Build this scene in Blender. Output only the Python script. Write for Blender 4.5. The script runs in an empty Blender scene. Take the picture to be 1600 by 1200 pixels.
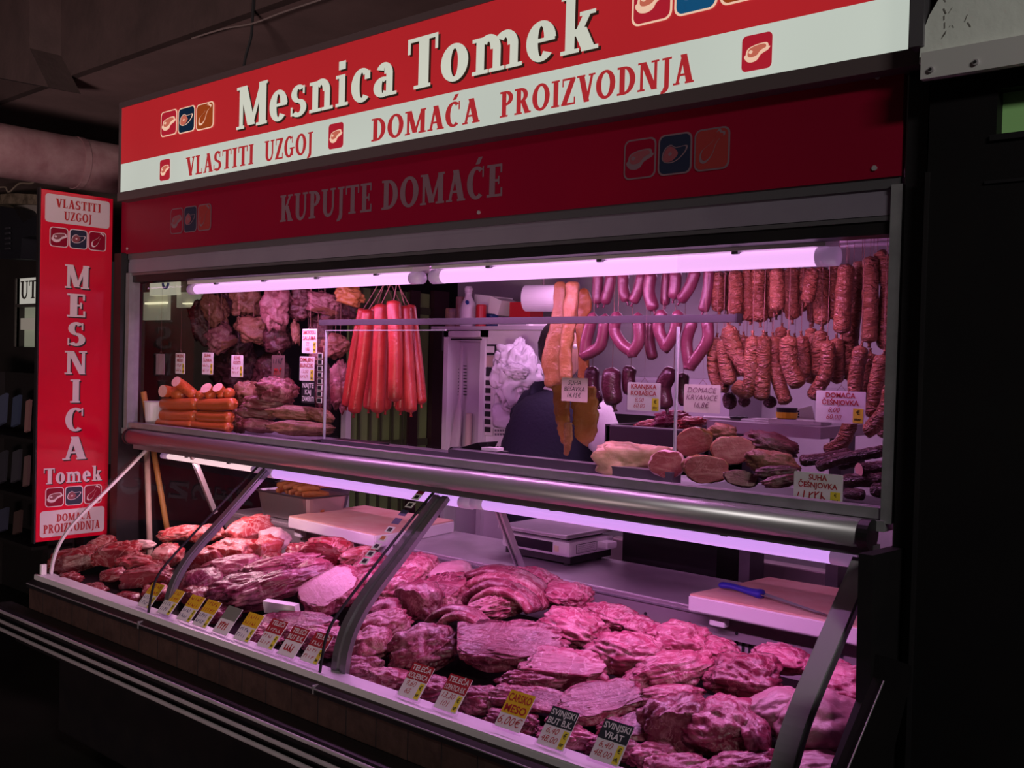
import bpy, bmesh, math, random
from mathutils import Vector as V, Matrix, noise

SC = bpy.context.scene
COL = SC.collection

# ------------------------------------------------------------ camera
FPX = 1600.0                                   # focal length in pixels of a 1600 px wide frame
_x = -V((-1820.0, -80.0, FPX)).normalized()    # world axes in camera space (x right, y down, z forward)
_u = V((0.026, -1.0, -(_x[0]*0.026 - _x[1])/_x[2])).normalized()
_y = _u.cross(_x)
CAM = V((0, 0, 1.6))
ROT = Matrix((_x, _y, _u))                     # camera -> world
cd = bpy.data.cameras.new('camera'); cam = bpy.data.objects.new('camera', cd); COL.objects.link(cam)
r_, d_, f_ = ROT @ V((1, 0, 0)), ROT @ V((0, 1, 0)), ROT @ V((0, 0, 1))
m_ = Matrix.Identity(4)
for i in range(3):
    m_[i][0], m_[i][1], m_[i][2], m_[i][3] = r_[i], -d_[i], -f_[i], CAM[i]
cam.matrix_world = m_
cd.lens = 36.0; cd.sensor_width = 36.0; cd.clip_start = 0.05; cd.clip_end = 100
SC.camera = cam
SC.view_settings.view_transform = 'Standard'; SC.view_settings.look = 'None'
SC.view_settings.exposure = 0.0; SC.view_settings.gamma = 1.0
SC.view_settings.use_curve_mapping = False

# ------------------------------------------------------------ world, hall lamp and added fill lights
w = bpy.data.worlds.new('hall_dusk'); SC.world = w; w.use_nodes = True
w.node_tree.nodes['Background'].inputs[0].default_value = (1.0, 0.78, 0.8, 1)
w.node_tree.nodes['Background'].inputs[1].default_value = 0.012

def area(name, loc, target, sx, sy, power, col, parent=None):
    l = bpy.data.lights.new(name, 'AREA'); l.shape = 'RECTANGLE'; l.size = sx; l.size_y = sy
    l.energy = power; l.color = col
    o = bpy.data.objects.new(name, l); COL.objects.link(o)
    d = V(target) - V(loc); d.normalize()
    zx = -d; xx = V((1, 0, 0)); xx = (xx - zx*xx.dot(zx)).normalized(); yx = zx.cross(xx)
    mm = Matrix.Identity(4)
    for i in range(3): mm[i][0], mm[i][1], mm[i][2], mm[i][3] = xx[i], yx[i], zx[i], loc[i]
    o.matrix_world = mm
    if parent: o.parent = parent
    return o
area('hall_lamp', (2.6, -0.6, 3.6), (-0.4, 2.4, 2.0), 1.2, 0.3, 54, (1.0, 0.95, 0.88))
_ml = area('market_fill_light', (0.3, -2.6, 0.6), (-5.3, 2.3, 2.75), 1.0, 0.5, 22, (1.0, 0.70, 0.68)); _ml.data.spread = math.radians(62)  # added unseen fill, aimed up to brighten the left ceiling and pipe
area('stall_fill_light', (-2.3, 3.5, 2.04), (-2.3, 3.5, 0), 1.2, 0.2, 10, (1.0, 0.50, 0.98))  # added unseen fill that brightens the stall interior
PINK = (1.0, 0.37, 0.97); ROSE = (1.0, 0.58, 0.72)

# ------------------------------------------------------------ pixel -> place helpers
def ray(px, py): return ROT @ V((px-800, py-600, FPX))
def onax(px, py, ax, val):
    d = ray(px, py); return CAM + d*((val-CAM[ax])/d[ax])
def atX(px, py, X): return onax(px, py, 0, X)
def at(px, py, Y): return onax(px, py, 1, Y)
def atZ(px, py, Z): return onax(px, py, 2, Z)
def dep(p): return (ROT.transposed() @ (V(p)-CAM))[2]

# ------------------------------------------------------------ materials
MATS = {}
def lin(c):
    if isinstance(c, str):
        v = [int(c[i:i+2], 16)/255 for i in (0, 2, 4)]
        return tuple(x/12.92 if x <= .04045 else ((x+.055)/1.055)**2.4 for x in v)
    return c
def newm(name):
    m = bpy.data.materials.new(name); m.use_nodes = True; MATS[name] = m
    nt = m.node_tree; b = nt.nodes['Principled BSDF']
    return m, nt, b
def N(nt, t, **kw):
    n = nt.nodes.new(t)
    for k, v in kw.items():
        if k.startswith('i_'): n.inputs[int(k[2:])].default_value = v
        else: setattr(n, k, v)
    return n
def mixc(nt, fac, a, b):
    n = nt.nodes.new('ShaderNodeMix'); n.data_type = 'RGBA'
    for sock, val in ((n.inputs[0], fac), (n.inputs[6], a), (n.inputs[7], b)):
        if hasattr(val, 'links'): nt.links.new(val, sock)
        elif isinstance(val, (int, float)): sock.default_value = val
        else: sock.default_value = (*val, 1)
    return n.outputs[2]
def ramp(nt, src, a, b):
    n = nt.nodes.new('ShaderNodeMapRange'); n.inputs[1].default_value = a; n.inputs[2].default_value = b
    nt.links.new(src, n.inputs[0]); return n.outputs[0]
def coords(nt, scale=(1, 1, 1), rnd=True):
    tc = N(nt, 'ShaderNodeTexCoord'); mp = N(nt, 'ShaderNodeMapping'); mp.inputs[3].default_value = scale
    src = tc.outputs['Object']
    if rnd:
        oi = N(nt, 'ShaderNodeObjectInfo'); ml = N(nt, 'ShaderNodeVectorMath', operation='SCALE')
        cb = N(nt, 'ShaderNodeCombineXYZ')
        for i in range(3): nt.links.new(oi.outputs['Random'], cb.inputs[i])
        ml.inputs[3].default_value = 17.0; nt.links.new(cb.outputs[0], ml.inputs[0])
        ad = N(nt, 'ShaderNodeVectorMath', operation='ADD')
        nt.links.new(src, ad.inputs[0]); nt.links.new(ml.outputs[0], ad.inputs[1]); src = ad.outputs[0]
    nt.links.new(src, mp.inputs[0]); return mp.outputs[0]
def noi(nt, co, scale, detail=4, rough=.55, dist=0):
    n = N(nt, 'ShaderNodeTexNoise'); n.inputs['Scale'].default_value = scale; n.inputs['Detail'].default_value = detail
    n.inputs['Roughness'].default_value = rough; n.inputs['Distortion'].default_value = dist
    nt.links.new(co, n.inputs['Vector']); return n.outputs[0]
def bumpn(nt, b, h, strength, dist=.01):
    n = N(nt, 'ShaderNodeBump'); n.inputs['Strength'].default_value = strength; n.inputs['Distance'].default_value = dist
    nt.links.new(h, n.inputs['Height']); nt.links.new(n.outputs[0], b.inputs['Normal'])
def P(name, col, rough=.5, metal=0.0, nz=None, bump=None, spec=.5, em=None):
    m, nt, b = newm(name); col = lin(col)
    b.inputs['Base Color'].default_value = (*col, 1); b.inputs['Roughness'].default_value = rough
    b.inputs['Metallic'].default_value = metal; b.inputs['Specular IOR Level'].default_value = spec
    co = coords(nt) if (nz or bump) else None
    if nz: nt.links.new(mixc(nt, ramp(nt, noi(nt, co, nz[0], 6, .6), .35, .68), col, lin(nz[1])), b.inputs['Base Color'])
    if bump: bumpn(nt, b, noi(nt, co, bump[0], 5), bump[1])
    if em:
        b.inputs['Emission Color'].default_value = (*lin(em[0]), 1); b.inputs['Emission Strength'].default_value = em[1]
    return m
def backlit(name, col, strength=1.0):
    m, nt, b = newm(name); col = lin(col)
    b.inputs['Base Color'].default_value = (*[c*.35 for c in col], 1); b.inputs['Roughness'].default_value = .35
    tc = N(nt, 'ShaderNodeTexCoord')
    f = ramp(nt, noi(nt, tc.outputs['Object'], 1.1, 2), .3, .7)
    nt.links.new(mixc(nt, f, tuple(c*.86 for c in col), tuple(c*1.06 for c in col)), b.inputs['Emission Color'])
    b.inputs['Emission Strength'].default_value = strength
    return m
def glassm(name, tint=(1, 1, 1), k=1.0, gr=0.0):
    m, nt, b = newm(name); nt.nodes.remove(b)
    tr = N(nt, 'ShaderNodeBsdfTransparent'); tr.inputs[0].default_value = (*tint, 1)
    gl = N(nt, 'ShaderNodeBsdfGlossy'); gl.inputs['Roughness'].default_value = gr
    fr = N(nt, 'ShaderNodeFresnel'); fr.inputs[0].default_value = 1.45
    ge = N(nt, 'ShaderNodeNewGeometry'); mr = N(nt, 'ShaderNodeMapRange'); mr.inputs[3].default_value = 1.45; mr.inputs[4].default_value = 1.0
    nt.links.new(ge.outputs['Backfacing'], mr.inputs[0]); nt.links.new(mr.outputs[0], fr.inputs[0])
    mu = N(nt, 'ShaderNodeMath', operation='MULTIPLY'); mu.inputs[1].default_value = k
    nt.links.new(fr.outputs[0], mu.inputs[0]); mx = N(nt, 'ShaderNodeMixShader')
    nt.links.new(mu.outputs[0], mx.inputs[0]); nt.links.new(tr.outputs[0], mx.inputs[1]); nt.links.new(gl.outputs[0], mx.inputs[2])
    nt.links.new(mx.outputs[0], nt.nodes['Material Output'].inputs[0])
    return m
def meat(name, lean, lean2, fat, fatamt=.5, grain=1.0, sc=1.0, rough=.27, bs=.6):
    """muscle: blotches, stretched grain lines, thin branching fat veins, wet surface"""
    m, nt, b = newm(name)
    co = coords(nt); cg = coords(nt, (7*sc, 50*sc, 38*sc))
    base = mixc(nt, ramp(nt, noi(nt, co, 11*sc, 5, .6, .6), .34, .66), lean, lean2)
    g = noi(nt, cg, 1.0, 5, .6, .5)
    base = mixc(nt, ramp(nt, g, .50, .74), base, tuple(.45*a+.55*c for a, c in zip(lean2, fat))) if grain else base
    v = noi(nt, co, 9*sc, 6, .62, 1.6)
    ab = N(nt, 'ShaderNodeMath', operation='SUBTRACT'); ab.inputs[1].default_value = .5; nt.links.new(v, ab.inputs[0])
    aa = N(nt, 'ShaderNodeMath', operation='ABSOLUTE'); nt.links.new(ab.outputs[0], aa.inputs[0])
    vein = ramp(nt, aa.outputs[0], .016+.035*fatamt, .0)
    big = ramp(nt, noi(nt, co, 6*sc, 3, .5, .4), .72-.2*fatamt, .80-.2*fatamt)
    mxm = N(nt, 'ShaderNodeMath', operation='MAXIMUM'); nt.links.new(vein, mxm.inputs[0]); nt.links.new(big, mxm.inputs[1])
    ml = N(nt, 'ShaderNodeMath', operation='MULTIPLY'); ml.inputs[1].default_value = min(.9, .35+.55*fatamt); nt.links.new(mxm.outputs[0], ml.inputs[0])
    nt.links.new(mixc(nt, ml.outputs[0], base, fat), b.inputs['Base Color'])
    b.inputs['Roughness'].default_value = rough; b.inputs['Specular IOR Level'].default_value = .45
    hs = N(nt, 'ShaderNodeMath', operation='ADD'); nt.links.new(g, hs.inputs[0]); nt.links.new(noi(nt, co, 42*sc, 4, .6), hs.inputs[1])
    bumpn(nt, b, hs.outputs[0], bs, .006)
    return m
beef = meat('beef', (0.2, 0.01, 0.016), (0.34, 0.034, 0.042), (0.66, 0.34, 0.33), .55)
beefd = meat('dark_beef', (0.13, 0.008, 0.013), (0.234, 0.023, 0.033), (0.455, 0.247, 0.234), .3)
lamb = meat('bright_beef', (0.38, 0.022, 0.026), (0.5, 0.08, 0.075), (0.7, 0.4, 0.37), .6)
veal = meat('veal', (0.18, 0.017, 0.042), (0.34, 0.066, 0.105), (0.6, 0.29, 0.33), .45)
veald = meat('dark_veal', (0.11, 0.009, 0.025), (0.22, 0.036, 0.068), (0.46, 0.19, 0.24), .35)
pork = meat('pork', (0.2, 0.014, 0.046), (0.36, 0.058, 0.115), (0.62, 0.29, 0.35), .5)
porkd = meat('dark_pork', (0.11, 0.008, 0.024), (0.2, 0.026, 0.055), (0.45, 0.18, 0.22), .35)
skin = meat('pork_skin', (0.34, 0.13, 0.17), (0.44, 0.21, 0.25), (0.58, 0.34, 0.38), .25, 0, 1.0, .38, .3)
fatm = meat('white_fat', (0.58, 0.34, 0.34), (0.68, 0.44, 0.44), (0.45, 0.16, 0.18), .2, 0, 1.0, .4, .4)
smoked = meat('smoked_rind', (0.13, 0.048, 0.025), (0.25, 0.105, 0.062), (0.3, 0.15, 0.1), .4, 0, 1.0, .45, .8)
smokedd = meat('dark_smoked', (0.036, 0.008, 0.01), (0.075, 0.018, 0.02), (0.22, 0.09, 0.085), .35, 1, 1.0, .42, .8)
smokedp = meat('pale_smoked', (0.15, 0.046, 0.05), (0.23, 0.09, 0.085), (0.3, 0.16, 0.145), .5, 0, 1.0, .42, .7)
loin = meat('cured_loin', (0.24, 0.04, 0.048), (0.31, 0.07, 0.07), (0.48, 0.24, 0.2), .12, 1, 1.3, .35, .2)
lard = meat('smoked_lard', (0.21, 0.088, 0.026), (0.28, 0.13, 0.044), (0.34, 0.19, 0.085), .3, 0, 1.0, .38, .5)
lardd = meat('amber_lard', (0.3, 0.1, 0.022), (0.38, 0.15, 0.04), (0.42, 0.2, 0.09), .3, 0, 1.0, .38, .5)
bacon = meat('bacon_layers', (0.1, 0.016, 0.018), (0.19, 0.045, 0.045), (0.42, 0.19, 0.18), .75, 1, .8, .4, .8)
def casing(name, a, b2, sc=1, bs=.35, rough=.35):
    m, nt, b = newm(name); co = coords(nt)
    cw = coords(nt, (60*sc, 60*sc, 150*sc))
    f = ramp(nt, noi(nt, co, 26*sc, 5, .65), .32, .7)
    c = mixc(nt, f, a, b2)
    wv = noi(nt, cw, 1, 3, .6, .8)
    c = mixc(nt, ramp(nt, wv, .62, .8), c, tuple(x*.55 for x in a))
    nt.links.new(c, b.inputs['Base Color']); b.inputs['Roughness'].default_value = rough
    bumpn(nt, b, wv, bs, .02)
    return m
brown_s = casing('brown_casing', (.135, .036, .018), (.27, .098, .048), .55, 1.0)
dark_s = casing('dark_casing', (0.04, 0.008, 0.01), (0.09, 0.024, 0.026), 1, .9)
purple_s = casing('purple_casing', (0.105, 0.022, 0.038), (0.155, 0.04, 0.06), .5, .12, .3)
blood_s = casing('blood_casing', (0.037, 0.007, 0.014), (0.06, 0.015, 0.022), .5, .2, .3)
red_s = casing('red_casing', (0.29, 0.018, 0.013), (0.38, 0.042, 0.03), .4, .15, .34)
orange_s = casing('orange_casing', (0.495, 0.098, 0.026), (0.555, 0.135, 0.038), .4, .08, .28)
lardp = meat('pale_lard', (.50, .30, .17), (.60, .38, .24), (.62, .42, .3), .2, 0, 1.0, .4, .3)
cutpale = meat('pale_cut', (.72, .38, .32), (.78, .46, .40), (.85, .6, .52), .2, 0, 2.0, .45, .1)

steel = P('brushed_steel', (.60, .56, .59), .36, .4, nz=(9, (.50, .46, .49)), bump=(90, .05))
steeld = P('dark_steel', (.14, .13, .14), .4, .7, nz=(7, (.09, .085, .09)))
deckm = P('dark_deck', (.016, .008, .010), .8, spec=.15)
strutm = P('strut_alu_lit', (.50, .49, .52), .36, .3)  # right support only: paler than the others, lamp light put into its tone
alu = P('aluminium', (.50, .48, .51), .36, .65)
alud = P('grey_profile', (.20, .19, .21), .4, .6)
framem = P('window_frame', (.34, .33, .35), .45, .3, nz=(14, (.26, .25, .27)))
blackp = P('black_plastic', (.010, .009, .011), .45, nz=(8, (.015, .013, .014)))
dark = P('dark_paint', (.0045, .0035, .0045), .6, nz=(4, (.007, .0055, .006)), spec=.25)
band = P('stone_band', (.065, .036, .030), .55, nz=(22, (.04, .022, .019)), bump=(30, .3))
ceilm = P('ceiling_uplit_tone', (.30, .20, .195), .9, nz=(3, (.22, .15, .145)))  # lighter than the beam: light from below put into the soffit colour
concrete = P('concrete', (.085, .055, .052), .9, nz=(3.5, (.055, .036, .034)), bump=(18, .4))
pipem = P('painted_pipe', (.27, .135, .15), .45, nz=(7, (.42, .27, .28)), bump=(12, .5))
floorm = P('floor_tiles', (.02, .018, .018), .5, nz=(5, (.012, .011, .011)))
whitep = P('white_plastic', (.84, .82, .82), .4, nz=(6, (.77, .74, .75)))
whitew = P('white_wall', (.46, .44, .45), .6, nz=(3, (.38, .36, .37)))
paper = P('white_paper', (.78, .76, .74), .8)
greyp = P('grey_fascia', (.80, .84, .78), .55, nz=(2.6, (.70, .73, .68)), bump=(40, .15))
greyd = P('grey_trim', (.62, .61, .60), .45, .1)
sframe = P('sign_frame', (.12, .088, .092), .5, .1)
rust = P('dirt_marks', (.20, .19, .17), .9)
greenp = P('green_paint', (.26, .40, .13), .6, nz=(3, (.22, .34, .11)))
greens = P('green_sheet', (.36, .72, .26), .7)
shutter = P('shutter_paint', (.30, .26, .33), .45, .2, nz=(4, (.26, .22, .29)))
ink = P('black_ink', (.012, .012, .014), .6)
redink = P('red_ink', (.42, .015, .02), .6)
penink = P('pen_ink', (.16, .05, .10), .7)
penb = P('blue_pen', (.06, .05, .16), .7)
whiteink = P('white_ink', (.75, .74, .72), .6)
yellow = P('yellow_card', (.78, .50, .02), .5)
redc = P('red_card', (.40, .02, .03), .5)
darkc = P('dark_card', (.022, .035, .038), .5)
greyc = P('faded_card', (.20, .22, .17), .5)
kraft = P('kraft_card', (.42, .36, .28), .8)
ystick = P('yellow_sticker', (.80, .70, .05), .5)
clear = glassm('clear_plastic', (.95, .94, .95), .5)
glass = glassm('shop_glass', (.97, .97, .97), .5)
glasst = glassm('case_glass', (.97, .97, .97), .35)
edgem = P('glass_edge', (.55, .60, .62), .15, .2)
blackr = P('red_gloss_panel', (.74, .004, .035), .2, nz=(1.2, (.66, .004, .03)))
redpan = P('red_matt_panel', (.28, .0025, .024), .4, nz=(.9, (.23, .002, .024)), spec=.3)
letw = P('faded_letters', (.52, .40, .42), .5, nz=(3, (.42, .32, .36)))
letwp = P('dull_letters', (.22, .13, .16), .5, nz=(3, (.17, .10, .13)))
letwd = P('white_letters', (.78, .62, .68), .45)
navy = P('navy_cloth', (.014, .016, .034), .85, bump=(60, .3))
whitecl = P('white_cloth', (.74, .70, .72), .85, bump=(25, .35))
hairm = P('dark_hair', (.02, .014, .012), .6, bump=(120, .5))
skinp = P('person_skin', (.52, .29, .22), .5)
woodm = P('stick_wood', (.50, .24, .06), .5, nz=(12, (.40, .18, .045)))
woodw = P('pale_stick', (.58, .40, .32), .6)
board = P('cutting_board', (.86, .58, .44), .55, nz=(9, (.78, .40, .30)), bump=(70, .2))
boards = P('board_side', (.88, .84, .84), .5)
bluep = P('blue_plastic', (.03, .03, .42), .35)
blade = P('blade_steel', (.30, .29, .31), .22, 1.0)
scaled = P('dark_display', (.02, .02, .03), .15)
bagm = P('white_bag', (.72, .68, .74), .4, bump=(20, .4))
redpl = P('red_plastic', (.55, .02, .03), .4)
bluepl = P('blue_label', (.03, .08, .35), .4)
stringm = P('string', (.20, .09, .07), .8)
orangef = casing('fried_casing', (.52, .17, .04), (.64, .27, .08), .7, .5, .4)
lilac = P('lamp_diffuser', (.4, .3, .4), .5, em=((.66, .32, .88), 1.05))
lilac2 = P('lamp_core', (.4, .3, .4), .5, em=((.90, .47, .93), 1.1))
rosel = P('rose_diffuser', (.4, .3, .4), .5, em=((.98, .66, .70), 1.0))
capm = P('lamp_cap', (.60, .52, .60), .35, em=((.84, .42, .92), .16))
stallm = P('stall_paint', (.035, .030, .028), .7, nz=(4, (.025, .021, .02)))
sred = backlit('backlit_red', 'B4242A', .8)
swhite = backlit('backlit_white', 'CAD3C8', .78)
ltext = backlit('backlit_letters', 'D6DACB', .8)
ldark = backlit('backlit_dark', '2E1A14', .8)
lred = backlit('backlit_red_text', 'A2262B', 1.0)
lnavy = backlit('backlit_navy', '0B1F33', 1.0)
lblue = backlit('backlit_blue', '11486E', 1.0)
lor = backlit('backlit_orange', '8C3A16', 1.0)
lcream = backlit('backlit_cream', 'E3BBA2', 1.0)
lmeat = backlit('backlit_meat', 'B8604E', 1.0)
lwine = backlit('backlit_wine', 'A01B2B', 1.0)

# ------------------------------------------------------------ objects
def tag(o, label=None, cat=None, group=None, kind=None):
    if label: o['label'] = label
    if cat: o['category'] = cat
    if group: o['group'] = group
    if kind: o['kind'] = kind
    return o
def thing(name, loc, label, cat, group=None):
    o = bpy.data.objects.new(name, None); COL.objects.link(o); o.location = loc; o.empty_display_size = .05
    return tag(o, label, cat, group)
def world_of(o):
    m = o.matrix_basis.copy()
    while o.parent: o = o.parent; m = o.matrix_basis @ m
    return m
def obj(name, bm, mats, parent=None, smooth=False, origin=None, label=None):
    """link a bmesh given in world coordinates as one object, its origin in its own middle"""
    if not isinstance(mats, (list, tuple)): mats = [mats]
    me = bpy.data.meshes.new(name)
    if mats[0] in (glass, glasst, clear): bmesh.ops.recalc_face_normals(bm, faces=bm.faces[:])
    if origin is None:
        n = len(bm.verts); origin = sum((v.co for v in bm.verts), V())/max(n, 1)
    for v in bm.verts: v.co -= origin
    if smooth:
        for f in bm.faces: f.smooth = True
    bm.to_mesh(me); bm.free()
    for m in mats: me.materials.append(m)
    o = bpy.data.objects.new(name, me); COL.objects.link(o)
    if parent:
        o.parent = parent; o.matrix_basis = world_of(parent).inverted() @ Matrix.Translation(origin)
    else: o.location = origin
    if label: o['label'] = label
    return o
def struct(name, bm, m, parent=None, smooth=False):
    o = obj(name, bm, m, parent, smooth)
    if not parent: o['kind'] = 'structure'
    return o
def B(): return bmesh.new()
def box(bm, x0, x1, y0, y1, z0, z1, mi=0, bev=0):
    vs = [bm.verts.new((x, y, z)) for x in (x0, x1) for y in (y0, y1) for z in (z0, z1)]
    fs = []
    for q in ((0, 1, 3, 2), (4, 6, 7, 5), (0, 4, 5, 1), (2, 3, 7, 6), (0, 2, 6, 4), (1, 5, 7, 3)):
        f = bm.faces.new([vs[i] for i in q]); f.material_index = mi; fs.append(f)
    if bev:
        es = list({e for f in fs for e in f.edges})
        r = bmesh.ops.bevel(bm, geom=es, offset=bev, segments=2, affect='EDGES', profile=.6)
        for f in r['faces']: f.material_index = mi
    return bm
def obox(bm, c, X, Y, Z, sx, sy, sz, mi=0):
    """box with its own axes, centred at c"""
    c, X, Y, Z = V(c), V(X).normalized(), V(Y).normalized(), V(Z).normalized()
    vs = [bm.verts.new(c + X*(i*sx/2) + Y*(j*sy/2) + Z*(k*sz/2)) for i in (-1, 1) for j in (-1, 1) for k in (-1, 1)]
    for q in ((0, 1, 3, 2), (4, 6, 7, 5), (0, 4, 5, 1), (2, 3, 7, 6), (0, 2, 6, 4), (1, 5, 7, 3)):
        bm.faces.new([vs[i] for i in q]).material_index = mi
    return bm
def bar(bm, a, b, wd, th, up=(0, 0, 1), mi=0):
    a, b = V(a), V(b); d = (b-a); L = d.length; d.normalize(); u = V(up); s = d.cross(u).normalized(); u = s.cross(d)
    return obox(bm, (a+b)/2, d, s, u, L, wd, th, mi)
def prism(bm, pts, off, mi=0):
    """closed outline (world points) pushed along off"""
    off = V(off); a = [bm.verts.new(V(p)) for p in pts]; b = [bm.verts.new(V(p)+off) for p in pts]; n = len(pts)
    bm.faces.new(a[::-1]).material_index = mi; bm.faces.new(b).material_index = mi
    for i in range(n): bm.faces.new((a[i], a[(i+1) % n], b[(i+1) % n], b[i])).material_index = mi
    return bm
def spline(pts, n):
    pts = [V(p) for p in pts]
    if len(pts) == 2: return [pts[0].lerp(pts[1], i/n) for i in range(n+1)]
    out = []; k = len(pts)-1
    for i in range(n+1):
        t = i/n*k; j = min(int(t), k-1); t -= j
        p0 = pts[max(j-1, 0)]; p1 = pts[j]; p2 = pts[j+1]; p3 = pts[min(j+2, k)]
        out.append(.5*((2*p1) + (p2-p0)*t + (2*p0-5*p1+4*p2-p3)*t*t + (3*p1-p0-3*p2+p3)*t*t*t))
    return out
def tube(bm, pts, rad, segs=12, flat=1.0, ref=None, mi=0, endmi=None, nz=0, nf=1.0, seed=0, grow=None):
    """ring-swept tube; rad one value or one per point; flat squeezes it along ref"""
    n = len(pts); rad = [rad]*n if isinstance(rad, (int, float)) else rad
    ref = V(ref) if ref is not None else V((0.03, 1, 0.05))
    rings = []
    for i, p in enumerate(pts):
        t = (pts[min(i+1, n-1)] - pts[max(i-1, 0)])
        if t.length < 1e-9: t = V((0, 0, 1))
        t.normalize(); a = ref - t*ref.dot(t)
        if a.length < .05: a = V((0, .02, 1)) - t*t.z
        a.normalize(); b = t.cross(a)
        ring = []
        for k in range(segs):
            an = 2*math.pi*k/segs; q = rad[i]
            if nz: q *= 1 + nz*noise.noise(V((math.cos(an)*nf*.6+seed*3.1, math.sin(an)*nf*.6, i*.21*nf+seed)))
            ring.append(bm.verts.new(p + a*(math.cos(an)*q*flat) + b*(math.sin(an)*q)))
        rings.append(ring)
    for i in range(n-1):
        for k in range(segs):
            bm.faces.new((rings[i][k], rings[i+1][k], rings[i+1][(k+1) % segs], rings[i][(k+1) % segs])).material_index = mi
    for ring, rev in ((rings[0], False), (rings[-1], True)):
        f = bm.faces.new(ring[::-1] if rev else ring); f.material_index = mi if endmi is None else endmi
    return bm
def ends(n, r, L, a=True, b=True, pw=.5):
    """radius profile with round ends for a centre line of length L"""
    out = []
    for i in range(n+1):
        s = i/n*L; k = 1.0
        if a and s < r: k = min(k, math.sqrt(max(0, 1-(1-s/r)**2)))
        if b and L-s < r: k = min(k, math.sqrt(max(0, 1-(1-(L-s)/r)**2)))
        out.append(max(r*k, r*.16))
    return out
def plen(p): return sum((p[i+1]-p[i]).length for i in range(len(p)-1))
def blob(name, c, X, Z, abc, seed, mats, sub=4, box_=2.4, rough=.22, fold=0.0, cuts=(), flatb=.55, parent=None, freq=1.5):
    """a lump of meat: superellipsoid with lobes, folds, a flattened underside and flat knife cuts"""
    X = V(X).normalized(); Z = V(Z); Z = (Z - X*Z.dot(X)).normalized(); Y = Z.cross(X)
    a, b, cc = abc; bm = B(); bmesh.ops.create_icosphere(bm, subdivisions=sub, radius=1)
    s = min(abc); so = V((seed*7.13, seed*3.7, -seed*5.1)); cutn = [(V(q[:3]).normalized(), q[3]) for q in cuts]
    flag = {}
    for v in bm.verts:
        p = v.co.normalized()
        r = (abs(p.x)**box_ + abs(p.y)**box_ + abs(p.z)**box_)**(-1/box_)
        q = p*r
        n1 = noise.noise(p*freq + so); n2 = noise.noise(p*freq*2.7 + so*1.7); n3 = noise.noise(p*freq*6.5 + so)
        k = 1 + rough*(1.1*n1 + .55*n2 + .2*n3)
        if fold:
            cr = abs(noise.noise(V((p.x*1.2, p.y*3.2, p.z*3.2)) + so*.6)); k -= fold*max(0, 1-cr*5.5)
        q = q*k
        for i, (nn, d) in enumerate(cutn):
            e = q.dot(nn) - d
            if e > 0: q = q - nn*(e*.985) ; flag.setdefault(i, set()).add(v)
        if q.z < -flatb: q.z = -flatb + (q.z+flatb)*.15
        v.co = V((q.x*a, q.y*b, q.z*cc))
    for f in bm.faces:
        f.smooth = True
        for i, st in flag.items():
            if all(v in st for v in f.verts): f.material_index = min(i+1, len(mats)-1)
    me = bpy.data.meshes.new(name); bm.to_mesh(me); bm.free()
    for m in mats: me.materials.append(m)
    o = bpy.data.objects.new(name, me); COL.objects.link(o)
    mm = Matrix.Identity(4)
    for i in range(3): mm[i][0], mm[i][1], mm[i][2], mm[i][3] = X[i], Y[i], Z[i], c[i]
    if parent: o.parent = parent; o.matrix_basis = world_of(parent).inverted() @ mm
    else: o.matrix_basis = mm
    return o
CX, CY, CZ = r_.copy(), -d_.copy(), -f_.copy()   # picture right, picture up, towards the viewer
def pblob(name, px, py, w, h, Y, mats, seed, rot=0, thick=.8, **kw):
    """a lump hanging or standing in the window: w x h as seen, thick deep"""
    c = at(px, py, Y); s = dep(c)/FPX; t = math.radians(rot)
    u = CX*math.cos(t) + CY*math.sin(t)
    a, b = w*s/2, h*s/2
    kw.setdefault('flatb', 2.0)
    # local x = seen width, local y = seen height, local z towards the viewer
    return blob(name, c, u, CZ, (a, b, thick*min(a, b)), seed, mats, **kw)
ORD = ['first', 'second', 'third', 'fourth', 'fifth', 'sixth', 'seventh', 'eighth', 'ninth', 'tenth', 'eleventh', 'twelfth', 'thirteenth',
       'fourteenth', 'fifteenth', 'sixteenth', 'seventeenth', 'eighteenth', 'nineteenth', 'twentieth']

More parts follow.
